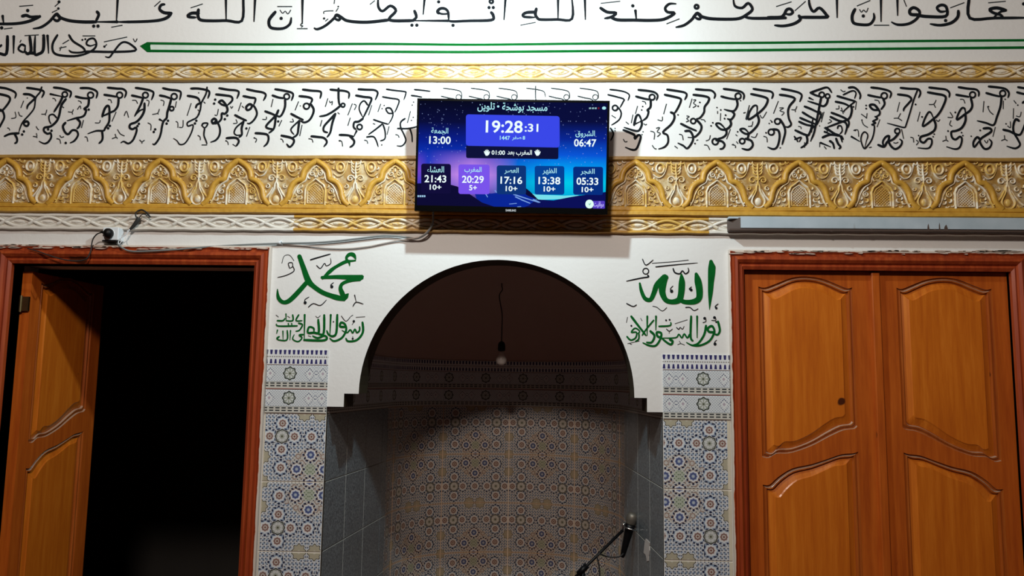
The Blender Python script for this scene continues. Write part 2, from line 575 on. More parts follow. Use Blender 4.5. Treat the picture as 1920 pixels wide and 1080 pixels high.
def paint(name, view, text, wm, wt, mats, parent, label=None):
    """writing painted on the wall; view = (x origin, y origin, zoom) of the tracing"""
    ox, oy, s = view
    main, thin = parse_strokes(text, wm, wt)
    V = []; F = []
    mats_idx = []
    for (v, f), dy, mi in ((thin, 0.0, 1), (main, -0.0004, 0)):
        n0 = len(V)
        for i_, a in enumerate(v):
            q = P(ox + a[0] / s, oy + a[1] / s); V.append((q.x, INK_Y + dy - (i_ % 97) * 9e-6, q.z))
        for g in f: F.append(tuple(n0 + i for i in g)); mats_idx.append(mi)
    o = mesh(name, V, F, mats[0], parent)
    o.data.materials.append(mats[1])
    for p_, mi in zip(o.data.polygons, mats_idx): p_.material_index = mi
    if label: o['label'] = label
    return o


# raised ribbons (stucco) in local (x, z) units, height towards -y ------------
PROF = ((-1, 0.0), (-0.72, 0.75), (0, 1.0), (0.72, 0.75), (1, 0.0))


def relief(pts, h, V, F, closed=False, prof=PROF):
    n0 = len(V); N = len(pts); K = len(prof)
    for i, (x, z, w) in enumerate(pts):
        if closed: a = pts[(i - 1) % N]; b = pts[(i + 1) % N]
        else: a = pts[max(i - 1, 0)]; b = pts[min(i + 1, N - 1)]
        dx, dz = b[0] - a[0], b[1] - a[1]; l = math.hypot(dx, dz) or 1
        nx, nz = -dz / l, dx / l
        for o, hh in prof:
            V.append(((x + nx * w * o) * U, -hh * h * U, (z + nz * w * o) * U))
    for i in range(N if closed else N - 1):
        j = (i + 1) % N
        for k in range(K - 1):
            F.append((n0 + i * K + k, n0 + i * K + k + 1, n0 + j * K + k + 1, n0 + j * K + k))


def dome_blob(outline, h, V, F, inner=0.5):
    """low raised leaf: outline ring, inner ring, top point"""
    n0 = len(V); N = len(outline)
    cx = sum(p[0] for p in outline) / N; cz = sum(p[1] for p in outline) / N
    for s, hh in ((1, 0), (0.8, 0.7 * h), (0.35, h)):
        for x, z in outline: V.append(((cx + (x - cx) * s) * U, -hh * U, (cz + (z - cz) * s) * U))
    V.append((cx * U, -h * U * 0.96, cz * U))
    for r in range(2):
        for i in range(N):
            j = (i + 1) % N; F.append((n0 + r * N + i, n0 + r * N + j, n0 + (r + 1) * N + j, n0 + (r + 1) * N + i))
    for i in range(N): F.append((n0 + 2 * N + i, n0 + 2 * N + (i + 1) % N, n0 + 3 * N))


def inst(src, name, parent, loc, scale=(1, 1, 1), mat=None):
    o = bpy.data.objects.new(name, src.data if hasattr(src, 'data') else src)
    o.location = loc; o.scale = scale
    link(o, parent)
    if mat is not None:
        o.material_slots[0].link = 'OBJECT'; o.material_slots[0].material = mat
    return o


# ------------------------------------------------------------------ room shell
RX, RY, RZ = 6.0, -10.0, 4.6
NX0, NX1 = X(-401.3), X(224.0)          # niche opening
LX0, LX1 = X(-1058), X(-518.6)          # left doorway, outer edge of its casing
LI0, LI1 = X(-1024), X(-549.5)          # clear opening
RX0, RX1 = X(347.5), X(893)             # right doorway
RI0, RI1 = X(375), X(862)
DT_O, DT_I = Z(252.8), Z(216)
ARCH_C, ARCH_R, SPR = -85.1, 257.0, -24.4


def wall_outline():
    top = RZ
    pts = [(-RX, 0), (-RX, top), (RX, top), (RX, 0)]
    pts += [(RI1, 0), (RI1, DT_I), (RI0, DT_I), (RI0, 0)]
    pts += [(NX1, 0), (NX1, Z(-50)), (X(195), Z(-50)), (X(195), Z(SPR)), (X(ARCH_C + ARCH_R), Z(SPR))]
    for i in range(1, 48):
        a = math.pi * i / 48; pts.append((X(ARCH_C + ARCH_R * math.cos(a)), Z(SPR + ARCH_R * math.sin(a) * 0.996)))
    pts += [(X(ARCH_C - ARCH_R), Z(SPR)), (X(-369.5), Z(SPR)), (X(-369.5), Z(-49)), (NX0, Z(-49)), (NX0, 0)]
    pts += [(LI1, 0), (LI1, DT_I), (LI0, DT_I), (LI0, 0)]
    return pts


def extrude_poly(name, pts, y0, y1, mat, parent=None, holes=()):
    loops = [list(pts)] + [list(h) for h in holes]
    tri = tessellate_polygon([[Vector((a, b, 0)) for a, b in l] for l in loops])
    flat = [p for l in loops for p in l]; n = len(flat)
    V = [(a, y0, b) for a, b in flat] + [(a, y1, b) for a, b in flat]
    F = []
    for t in tri:
        a, b, c = (flat[i] for i in t)
        ar = (b[0] - a[0]) * (c[1] - a[1]) - (c[0] - a[0]) * (b[1] - a[1])
        t = tuple(t) if ar > 0 else tuple(t)[::-1]
        F.append(t); F.append(tuple(n + i for i in t[::-1]))
    o = 0
    for l in loops:
        m = len(l)
        for i in range(m):
            j = (i + 1) % m; F.append((o + i, o + j, n + o + j, n + o + i))
        o += m
    ob = mesh(name, V, F, mat, parent)
    bm = bmesh.new(); bm.from_mesh(ob.data); bmesh.ops.recalc_face_normals(bm, faces=bm.faces); bm.to_mesh(ob.data); bm.free()
    return ob


WT = 0.15
wall = struct(extrude_poly('wall_front', wall_outline(), 0.0, WT, M_WALL))
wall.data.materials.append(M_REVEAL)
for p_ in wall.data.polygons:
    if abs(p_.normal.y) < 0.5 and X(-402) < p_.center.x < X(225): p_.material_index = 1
struct(bevel_box('floor', (-RX - .1, RY - .1, -0.1), (RX + .1, 4.2, 0.0), M_CARPET))
struct(bevel_box('ceiling', (-RX - .1, RY - .1, RZ), (RX + .1, 4.2, RZ + 0.1), M_CEIL))
struct(bevel_box('wall_left', (-RX - .1, RY, 0), (-RX, WT, RZ), M_CEIL))
struct(bevel_box('wall_right', (RX, RY, 0), (RX + .1, WT, RZ), M_CEIL))
struct(bevel_box('wall_rear', (-RX, RY - .1, 0), (RX, RY, RZ), M_CEIL))
# dark room behind the open doorway
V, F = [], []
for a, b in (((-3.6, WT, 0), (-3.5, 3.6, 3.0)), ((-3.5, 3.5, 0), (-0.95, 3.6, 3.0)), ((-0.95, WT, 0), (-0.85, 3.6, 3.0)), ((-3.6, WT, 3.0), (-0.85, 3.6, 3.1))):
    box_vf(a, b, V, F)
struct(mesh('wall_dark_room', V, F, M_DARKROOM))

# ------------------------------------------------------------------ mihrab niche
def niche_plan(n=64):
    """U-shaped plan from the left front corner round to the right front corner, in units"""
    a0 = [(-401.3, WT / U + 0.0)]
    L = [(-401.3, 75.0), (-365, 420.0)]
    R = [(196, 420.0), (224.0, 75.0)]
    arc = []
    cx = (-365 + 196) / 2; a = (196 + 365) / 2; b = 655 - 420
    for i in range(n + 1):
        t = math.pi * (1 - i / n)
        c, s = math.cos(t), math.sin(t)
        k = 2 / 2.25
        arc.append((cx + a * math.copysign(abs(c) ** k, c), 420 + b * abs(s) ** k))
    return L[:1] + arc + R[1:], arc


PLAN, ARC = niche_plan()
arc_len = [0.0]
for i in range(1, len(ARC)): arc_len.append(arc_len[-1] + math.dist(ARC[i], ARC[i - 1]))
AL = arc_len[-1]


def arc_at(s):
    s = min(max(s, 0), AL)
    for i in range(1, len(ARC)):
        if arc_len[i] >= s:
            t = (s - arc_len[i - 1]) / (arc_len[i] - arc_len[i - 1])
            x = ARC[i - 1][0] + (ARC[i][0] - ARC[i - 1][0]) * t; y = ARC[i - 1][1] + (ARC[i][1] - ARC[i - 1][1]) * t
            dx, dy = ARC[i][0] - ARC[i - 1][0], ARC[i][1] - ARC[i - 1][1]; l = math.hypot(dx, dy)
            return x, y, dy / l, -dx / l          # inward normal (towards the room)
    return ARC[-1][0], ARC[-1][1], 0, -1


ZT = 57.5           # top of all tiling
# the shell behind the tiles (set back 1.2 cm) and the half dome
V, F = [], []
pl = [(-405, WT / U - 2)] + [(-371, 424)] + [(ARC_ := None) or (x + (0), y) for x, y in []]
shell = []
cxm = (-365 + 196) / 2
for (x, y) in [(-401.3, WT / U)] + ARC + [(224.0, WT / U)]:
    dx, dy = x - cxm, y - 200; l = math.hypot(dx, dy)
    shell.append((x + dx / l * 2.0, y + max(dy, 0) / l * 2.0))
shell[0] = (-403.5, WT / U); shell[-1] = (226.2, WT / U)
n = len(shell)
for z in (0.0, Z(ZT)):
    for x, y in shell: V.append((X(x), y * U, z))
for i in range(n - 1): F.append((i, i + 1, n + i + 1, n + i))
niche = struct(mesh('wall_niche', V, F, M_GROUT))
# dome
V, F = [], []
cd = (cxm, WT / U)
HD = 212.0
K = 18
for k in range(K + 1):
    s = math.sin(math.pi / 2 * (1 - k / K)); h = HD * math.sqrt(max(0, 1 - s * s))
    for x, y in shell:
        V.append((X(cd[0] + (x - cd[0]) * s), (cd[1] + (y - cd[1]) * s) * U, Z(ZT + h)))
for k in range(K):
    for i in range(n - 1): F.append((k * n + i, k * n + i + 1, (k + 1) * n + i + 1, (k + 1) * n + i))
dome = struct(mesh('ceiling_niche', V, F, M_DOME, smooth=True))
# front lunette that closes the dome against the wall (behind the arch)
# ledge: wall above the tiles is filled by the shell top
V, F = [], []
ins = [(cd[0] + (x - cd[0]) * 0.965, cd[1] + (y - cd[1]) * 0.965) for x, y in shell]
for x, y in shell: V.append((X(x), y * U, Z(ZT)))
for x, y in ins: V.append((X(x), y * U, Z(ZT)))

# tiles ----------------------------------------------------------------------
ROWS = [-62.3 - 125.7 * i for i in range(7)]
TWU = TW / U


def tile_flat(name, p0, p1, z1, z0, mat, parent, uvf, th=0.006, gap=0.7, normal=None):
    """flat tile between plan points p0,p1 (units), proud of the wall; uvf(s,z)->uv"""
    dx, dy = p1[0] - p0[0], p1[1] - p0[1]; L = math.hypot(dx, dy); tx, ty = dx / L, dy / L
    nx, ny = normal if normal else (ty, -tx)
    g = gap / 2; b = 0.9
    V = []; uv = []
    for ins_, d in ((0, 0.0), (0, th - 0.0012), (b, th)):
        for s, z in ((g + ins_, z0 + g + ins_), (L - g - ins_, z0 + g + ins_), (L - g - ins_, z1 - g - ins_), (g + ins_, z1 - g - ins_)):
            V.append((X(p0[0] + tx * s) + nx * d, (p0[1] + ty * s) * U + ny * d, Z(z))); uv.append(uvf(s, z))
    F = [(8, 9, 10, 11)]
    for r in (0, 4):
        for i in range(4):
            j = (i + 1) % 4; F.append((r + i, r + j, r + 4 + j, r + 4 + i))
    return mesh(name, V, F, mat, parent, uv=uv)


def field_uv(u_of_s, row):
    z1 = ROWS[row]
    def f(s, z):
        v = (z1 - z) * U
        return (u_of_s(s), v if row % 2 == 0 else TH - v)
    return f


def trims(parent, p0, p1, uoff):
    for z1, z0, m, nm in ((57.5, 27.3, M_COMB, 'comb_border_tile'), (27.3, -18.5, M_BORDER, 'flower_border_tile'), (-18.5, -62.3, M_BORDER, 'flower_border_tile')):
        tile_flat(nm, p0, p1, z1, z0, m, parent, lambda s, z, z1=z1: (uoff + s * U, (z1 - z) * U))


# left column: its main rosettes stand at x = -483
x0, x1 = -518.2, -401.3
for r in range(6):
    tile_flat('tile', (x0, 0), (x1, 0), ROWS[r], ROWS[r] - 125.7, M_STAR, wall, field_uv(lambda s: (x0 + s + 483 + (0.178 - 0.111) / U) * U, r), gap=1.7, th=0.0025)
trims(wall, (x0, 0), (x1, 0), (x0 + 473.0) * U + 0.1)
# right column, mirrored
x0, x1 = 224.0, 347.2
for r in range(6):
    tile_flat('tile', (x0, 0), (x1, 0), ROWS[r], ROWS[r] - 125.7, M_STAR, wall, field_uv(lambda s: (x0 + s - 308 + (0.178 + 0.111) / U) * U, r), gap=1.7, th=0.0025)
trims(wall, (x0, 0), (x1, 0), (x0 - 298.0) * U + 0.1)

# grey tiles on both straight sides of the niche
def side_tiles(pa, pb, flip):
    L = math.dist(pa, pb); cuts = [0, 122, 247, 372, L]
    if cuts[-2] > L - 10: cuts = cuts[:-2] + [L]
    tx, ty = (pb[0] - pa[0]) / L, (pb[1] - pa[1]) / L
    nrm = (ty, -tx) if not flip else (-ty, tx)
    for i in range(len(cuts) - 1):
        a = (pa[0] + tx * cuts[i], pa[1] + ty * cuts[i]); b = (pa[0] + tx * cuts[i + 1], pa[1] + ty * cuts[i + 1])
        for r in range(6):
            tile_flat('grey_tile', a, b, ROWS[r], ROWS[r] - 125.7, M_GREYTILE, niche, lambda s, z, w_=math.dist(a, b), z0_=ROWS[r] - 125.7: (s / w_, (z - z0_) / 125.7), normal=nrm, gap=1.3, th=0.0026)
        for z1, z0, m, nm in ((57.5, 27.3, M_COMB, 'comb_border_tile'), (27.3, -18.5, M_BORDER, 'flower_border_tile'), (-18.5, -62.3, M_BORDER, 'flower_border_tile')):
            if cuts[i + 1] > 80:
                tile_flat(nm, a, b, z1, z0, m, niche, lambda s, z, z1=z1, c=cuts[i]: ((c + s) * U, (z1 - z) * U), normal=nrm, gap=0.6, th=0.0026)


side_tiles((-402.8, 6), (-366.2, 420), False)
side_tiles((225.3, 6), (197.2, 420), True)


def arc_tile(name, s0, s1, z1, z0, mat, uvf, th=3.0, gap=0.8, seg=7):
    V, F, uv = [], [], []
    g = gap / 2
    for i in range(seg + 1):
        s = s0 + g + (s1 - s0 - 2 * g) * i / seg
        x, y, nx, ny = arc_at(s)
        for z in (z0 + g, z1 - g):
            for d in (-1.2, 0.0):
                V.append((X(x + nx * d), (y + ny * d) * U, Z(z))); uv.append(uvf(s - s0, z))
    for i in range(seg):
        a = i * 4; b = a + 4
        F += [(a + 1, b + 1, b + 3, a + 3), (a + 0, b + 0, b + 1, a + 1), (a + 2, a + 3, b + 3, b + 2)]
    F += [(0, 1, 3, 2), (seg * 4, seg * 4 + 2, seg * 4 + 3, seg * 4 + 1)]
    return mesh(name, V, F, mat, niche, uv=uv)


cuts = [AL / 2 + TWU * k for k in range(-3, 4)]
cuts = [0.0] + [c for c in cuts if 8 < c < AL - 8] + [AL]
for i in range(len(cuts) - 1):
    a, b = cuts[i], cuts[i + 1]
    off = (TWU - (b - a)) if i == 0 else 0
    for r in range(6):
        arc_tile('tile', a, b, ROWS[r], ROWS[r] - 125.7, M_STAR_SHADED, field_uv(lambda s, o=off: (s + o) * U, r), gap=1.1)
    for z1, z0, m, nm in ((57.5, 27.3, M_COMB, 'comb_border_tile'), (27.3, -18.5, M_BORDER, 'flower_border_tile'), (-18.5, -62.3, M_BORDER, 'flower_border_tile')):
        arc_tile(nm, a, b, z1, z0, m, lambda s, z, z1=z1, a=a: ((a + s) * U, (z1 - z) * U), gap=0.6)

# ------------------------------------------------------------------ stucco mouldings
TX0, TX1 = -1130, 960


def fillet(parent, z0, z1, h, mat, name='fillet', x0=TX0, x1=TX1):
    """horizontal half-round strip"""
    V, F = [], []
    prof = [(z0, 0), (z0, h * 0.7), (z0 + (z1 - z0) * 0.2, h), (z1 - (z1 - z0) * 0.25, h), (z1, h * 0.6), (z1, 0)]
    N = 40
    for i in range(N + 1):
        x = x0 + (x1 - x0) * i / N
        for z, hh in prof: V.append((X(x), -hh * U, Z(z + (0.5 * math.sin(i * 1.7 + z0) if 0 < i < N else 0))))
    K = len(prof)
    for i in range(N):
        for k in range(K - 1): F.append((i * K + k, i * K + k + 1, (i + 1) * K + k + 1, (i + 1) * K + k))
    F.append(tuple(range(K))); F.append(tuple(range(N * K + K - 1, N * K - 1, -1)))
    return mesh(name, V, F, mat, parent)


def band_base(name, z0, z1, h, mat, x0=TX0, x1=TX1):
    V, F = box_vf((X(x0), -h * U, Z(z0)), (X(x1), 0.0, Z(z1)))
    return struct(mesh(name, V, F, mat))


def twist_mesh(period, amp, w, h):
    """one lens of the two-strand twist with its flanking grooves, plus its leaf"""
    V, F, mi = [], [], []
    n = 12
    for sgn, hh in ((1, h), (-1, h * 0.7)):
        core = [(i / n * period, sgn * amp * math.sin(math.pi * i / n)) for i in range(n + 1)]
        core = [(-period * 0.15, -sgn * amp * 0.46), (-period * 0.07, -sgn * amp * 0.22)] + core[1:-1] + [(period * 1.07, -sgn * amp * 0.22), (period * 1.15, -sgn * amp * 0.46)]
        f0 = len(F); relief([(x, z, w) for x, z in core], hh, V, F); mi += [0] * (len(F) - f0)
        for side in (1, -1):
            pts = []
            for i, (x, z) in enumerate(core):
                a_ = core[max(i - 1, 0)]; b_ = core[min(i + 1, len(core) - 1)]
                l = math.hypot(b_[0] - a_[0], b_[1] - a_[1]); nx, nz = -(b_[1] - a_[1]) / l, (b_[0] - a_[0]) / l
                pts.append((x + nx * side * (w + 0.7), z + nz * side * (w + 0.7), 1.05))
            f0 = len(F); relief(pts, 0.5, V, F, prof=((-1, 0), (0, 1), (1, 0))); mi += [1] * (len(F) - f0)
    me = bpy.data.meshes.new('twist'); me.from_pydata(V, [], F)
    for p, m_ in zip(me.polygons, mi): p.use_smooth = True; p.material_index = m_
    V, F = [], []
    dome_blob([(period / 2 + period * 0.2 * math.cos(a * math.pi / 6), amp * 0.36 * math.sin(a * math.pi / 6) * (1 - 0.3 * abs(math.cos(a * math.pi / 6)))) for a in range(12)], h * 0.6, V, F)
    me2 = bpy.data.meshes.new('leaf'); me2.from_pydata(V, [], F)
    return me, me2


# upper narrow band
t1 = band_base('trim_1', 585, 618, 3, M_GOLDPATCH)
fillet(t1, 614, 619.5, 9, M_GOLDLINE); fillet(t1, 582, 588.5, 10, M_GOLDLINE)
tw, lf = twist_mesh(56.0, 9.4, 2.9, 4.0)
for me in (tw, lf): me.materials.append(M_GOLDPATCH)
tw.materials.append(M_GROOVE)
x = -1120.0
while x < 940:
    inst(tw, 'twist', t1, (X(x), -3 * U, Z(601.3))); inst(lf, 'leaf', t1, (X(x), -3 * U, Z(601.3)))
    x += 56.0

# lower narrow band: bare plaster at the left, gilt in the middle, hidden by the channel at the right
t3 = band_base('trim_3', 284, 316, 3, M_PLASTER, TX0, -478)
t3b = band_base('trim_4', 284, 316, 3, M_GOLDPATCH, -478, 312)
t3c = band_base('trim_5', 284, 316, 3, M_PLASTER, 312, TX1)
for p, a, b, m in ((t3, TX0, -478, M_PLASTER), (t3b, -478, 312, M_GOLD), (t3c, 312, TX1, M_PLASTER)):
    fillet(p, 309, 315.5, 7, m, x0=a, x1=b); fillet(p, 283, 289, 9, m if p is not t3 else M_PLASTER, x0=a, x1=b)
tw2, lf2 = twist_mesh(57.0, 8.8, 3.0, 4.5)
for me in (tw2, lf2): me.materials.append(M_PLASTER)
tw2.materials.append(M_PLGROOVE)
x = -1105.0
while x < 940:
    g = -486 < x < 300
    par = t3b if g else (t3 if x < 0 else t3c)
    o = inst(tw2, 'twist', par, (X(x), -3 * U, Z(299)), mat=M_GOLDPATCH if g else None)
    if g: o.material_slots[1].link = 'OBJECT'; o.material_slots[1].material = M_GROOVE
    inst(lf2, 'leaf', par, (X(x), -3 * U, Z(299)), mat=M_GOLDPATCH if g else None)
    x += 57.0

# wide gold band
BT = 431.0
t2 = band_base('trim_2', 317, 431, 3, M_GOLDBACK)
fillet(t2, 424, 432.5, 9, M_GOLDLINE); fillet(t2, 326, 336, 8, M_GOLD); fillet(t2, 316, 327, 12, M_GOLD)


def zc(y): return -y          # local z for a depth y below the top of the band


def rel_mesh(name, builders):
    V, F = [], []
    for fn in builders: fn(V, F)
    me = bpy.data.meshes.new(name); me.from_pydata(V, [], F)
    for p in me.polygons: p.use_smooth = True
    return me


ARCHC = [(0, 9), (7, 13), (16, 20), (23, 30), (25, 40), (27, 46), (36, 49), (44, 57), (48.5, 68), (51, 81), (56, 90), (64, 97)]


def b_arch(V, F):
    p = catmull(ARCHC, 3)
    full = [(-x, zc(y), 5.0) for x, y in p[::-1]] + [(x, zc(y), 5.0) for x, y in p[1:]]
    relief(full, 6.5, V, F, prof=((-1, 0), (-0.85, 0.85), (0, 1.0), (0.85, 0.85), (1, 0)))


def b_inner(V, F):
    p = catmull([(0, 19), (8, 25), (15, 34), (17.5, 42), (20, 49), (29, 55), (35, 62), (40, 72), (44, 84), (49, 94)], 2)
    full = [(-x, zc(y), 1.5) for x, y in p[::-1]] + [(x, zc(y), 1.5) for x, y in p[1:]]
    relief(full, 4.2, V, F)


def b_window(V, F):
    fr = [(-19, 97), (-19, 66), (-15, 57), (-7, 51), (0, 45), (7, 51), (15, 57), (19, 66), (19, 97)]
    relief([(x, zc(y), 1.9) for x, y in fr], 5.5, V, F)
    fr = [(-14.5, 93), (-14.5, 68), (-10, 60), (0, 53), (10, 60), (14.5, 68), (14.5, 93), (-14.5, 93)]
    relief([(x, zc(y), 1.3) for x, y in fr], 3.5, V, F)


def b_lattice(V, F):
    def hw(y): return 13 if y > 67 else max(0.0, 13 - (67 - y) * 0.95)
    for s in (1, -1):
        c = -64.0
        while c < 64:
            seg = []
            for k in range(0, 39):
                y = 54 + k; xx = c + s * (y - 73)
                if abs(xx) < hw(y): seg.append((xx, zc(y), 0.55))
            if len(seg) > 2: relief([seg[0], seg[len(seg) // 2], seg[-1]], 2.6, V, F, prof=((-1, 0), (0, 1), (1, 0)))
            c += 5.2


def spiral(cx, cy, r, a0, turns, w, V, F, h=4.0, flip=1):
    pts = []
    n = int(9 * turns) + 2
    for i in range(n):
        t = i / (n - 1); a = a0 + flip * t * turns * 2 * math.pi; rr = r * (1 - 0.78 * t)
        pts.append((cx + rr * math.cos(a), zc(cy) + rr * math.sin(a), w * (1 - 0.35 * t)))
    relief(pts, h, V, F)


def comma(cx, cy, l, ang, w, V, F, h=3.6, bend=0.7):
    pts = []
    for i in range(5):
        t = i / 4; a = ang + bend * (t - 0.5) * 2
        pts.append((cx + l * (t - 0.5) * math.cos(a), zc(cy) + l * (t - 0.5) * math.sin(a), w * (0.25 + math.sin(math.pi * min(t * 0.8 + 0.15, 1)))))
    relief(pts, h, V, F)


def b_inscroll(V, F):
    for s in (1, -1):
        spiral(s * 7, 34, 6.0, math.pi / 2, 1.3, 1.3, V, F, flip=-s)
        spiral(s * 29, 70, 6.5, math.pi / 2, 1.4, 1.3, V, F, flip=-s)
        comma(s * 14, 44, 9, s * 0.6, 1.5, V, F); comma(s * 25, 60, 8, 1.2, 1.4, V, F)
        comma(s * 26, 84, 11, s * -0.9, 1.5, V, F); comma(s * 37, 88, 11, s * -0.6, 1.5, V, F)
        comma(s * 36, 78, 8, 1.4, 1.3, V, F); comma(s * 5, 24, 6, s * -0.7, 1.3, V, F)
        comma(s * 2.5, 40, 6, s * 1.2, 1.2, V, F); comma(s * 23.5, 93, 7, 0.2, 1.4, V, F); comma(s * 33, 95, 8, 0.1, 1.3, V, F)
    comma(0, 27, 7, math.pi / 2, 1.6, V, F, bend=0)


def b_drop(V, F):
    # bottle-shaped drop standing under the meeting of two arches
    out = catmull([(0, 50), (2.5, 56), (3.5, 64), (7, 72), (11, 80), (11.5, 88), (7, 95), (0, 97.5), (-7, 95), (-11.5, 88), (-11, 80), (-7, 72), (-3.5, 64), (-2.5, 56), (0, 50)], 2)[:-1]
    relief([(x, zc(y), 1.7) for x, y in out], 5.5, V, F, closed=True)
    dome_blob([(6.5 * math.cos(a * math.pi / 5), zc(85 - 8 * math.sin(a * math.pi / 5))) for a in range(10)], 4.0, V, F)
    relief([(0, zc(50), 1.6), (0.6, zc(38), 1.7), (-0.5, zc(26), 1.6), (0.5, zc(12), 1.3)], 5.0, V, F)


def b_stemleaf(V, F):
    for s in (1, -1):
        spiral(s * 9.5, 44, 7.5, math.pi if s > 0 else 0, 1.35, 1.5, V, F, flip=-s)
        spiral(s * 17, 60, 5.0, math.pi / 2, 1.1, 1.3, V, F, flip=s)
        for i, (yy, l) in enumerate(((33, 12), (27, 13), (21, 13), (15, 11))):
            comma(s * (6.5 + i * 0.5), yy - 2, l, s * 0.95 if s > 0 else math.pi - 0.95, 1.4, V, F, bend=0.4 * s)
        comma(s * 13, 13, 9, s * 0.3, 1.3, V, F)
        relief([(s * 6, zc(62), 1.0), (s * 12, zc(74), 1.8), (s * 20, zc(84), 2.4), (s * 27, zc(90), 1.6)], 5.0, V, F)
        comma(s * 18, 93, 9, s * -0.6, 1.7, V, F)
        comma(s * 20, 72, 8, s * -1.0, 1.4, V, F); comma(s * 24, 66, 9, s * 1.0, 1.3, V, F); comma(s * 30, 55, 9, s * 1.0, 1.4, V, F)


def b_eyes(V, F):
    for s in (1, -1):
        cx, cy = s * 29, 22
        out = [(cx + 7.5 * math.cos(a * math.pi / 7) * (1 - 0.25 * math.sin(a * math.pi / 7) * -1 * 0), zc(cy) + 9.5 * math.sin(a * math.pi / 7)) for a in range(14)]
        relief([(x, z, 1.8) for x, z in out], 5.5, V, F, closed=True)
        dome_blob([(cx + 3.6 * math.cos(a * math.pi / 5), zc(cy) + 5 * math.sin(a * math.pi / 5)) for a in range(10)], 3.2, V, F)
        p = [(s * 16, zc(12)), (s * 19, zc(26)), (s * 25, zc(37)), (s * 34, zc(40)), (s * 42, zc(33))]
        relief([(x, z, 1.3) for x, z in catmull(p, 2)], 3.6, V, F)
        comma(s * 44, 14, 11, s * -0.3, 1.5, V, F); comma(s * 53, 11, 9, s * -0.2, 1.3, V, F); comma(s * 40, 44, 10, s * 0.9, 1.5, V, F)
        comma(s * 34, 49, 9, s * 0.7, 1.4, V, F); comma(s * 43, 24, 8, s * 1.2, 1.4, V, F)


me_arch = rel_mesh('relief_arch', [b_arch]); me_arch.materials.append(M_GOLD)
me_inner = rel_mesh('inner_arch', [b_inner]); me_inner.materials.append(M_GOLDPATCH)
me_win = rel_mesh('lattice_window', [b_window]); me_win.materials.append(M_GOLDPATCH)
me_lat = rel_mesh('lattice', [b_lattice]); me_lat.materials.append(M_GOLDPATCH)
me_ins = rel_mesh('scrollwork', [b_inscroll]); me_ins.materials.append(M_GOLDPATCH)
me_drop = rel_mesh('relief_drop', [b_drop]); me_drop.materials.append(M_GOLDPATCH)
me_stem = rel_mesh('stem_and_leaves', [b_stemleaf]); me_stem.materials.append(M_GOLDPATCH)
me_eye = rel_mesh('relief_eyes', [b_eyes]); me_eye.materials.append(M_GOLDPATCH)
for k in range(-1, 13):
    cx = -1053.3 + 153.55 * k
    for me, nm in ((me_arch, 'relief_arch'), (me_inner, 'inner_arch'), (me_win, 'lattice_window'), (me_lat, 'lattice'), (me_ins, 'scrollwork')):
        o = inst(me, nm, t2, (X(cx), -3 * U, Z(BT)), (1.03, 1, 1))
        if nm == 'lattice': o['kind'] = 'stuff'
    for me, nm in ((me_drop, 'relief_drop'), (me_stem, 'stem_and_leaves'), (me_eye, 'relief_eyes')):
        inst(me, nm, t2, (X(cx + 76.8), -3 * U, Z(BT)), (1.03, 1, 1))

# ------------------------------------------------------------------ green double line
def line_px(pts, w):
    V2, F2 = [], []
    ribbon2d([(x, y, w) for x, y in pts], V2, F2); return V2, F2


def wall_flat(name, V2, F2, mat, y, parent=wall):
    V = []
    for a in V2:
        q = P(a[0], a[1]); V.append((q.x, y, q.z))
    return mesh(name, V, F2, mat, parent)


up = [(276, 81.4), (480, 83.5), (700, 82.6), (860, 84), (960, 83.5), (1100, 82), (1300, 81), (1440, 80.4), (1680, 77.5), (1990, 75.2)]
lo = [(276, 95.6), (480, 97), (700, 97.2), (860, 97.8), (960, 97.2), (1100, 96), (1300, 95), (1440, 94), (1680, 91.5), (1990, 88.8)]
V2 = [p for a in zip(up, lo) for p in a]
wall_flat('pale_stripe', V2, [(2 * i, 2 * i + 1, 2 * i + 3, 2 * i + 2) for i in range(len(up) - 1)], M_GREENTINT, -0.0006)
wall_flat('green_line', *line_px(catmull(up, 4), 2.3), M_GREEN, -0.0012)
wall_flat('green_line', *line_px(catmull(lo, 4), 2.4), M_GREEN, -0.0012)
wall_flat('green_arrowhead', [(262.5, 86.5), (276, 79.2), (283.5, 80), (282, 86), (283, 94), (276, 97.8)], [(0, 5, 4, 3, 2, 1)], M_GREEN, -0.0014)

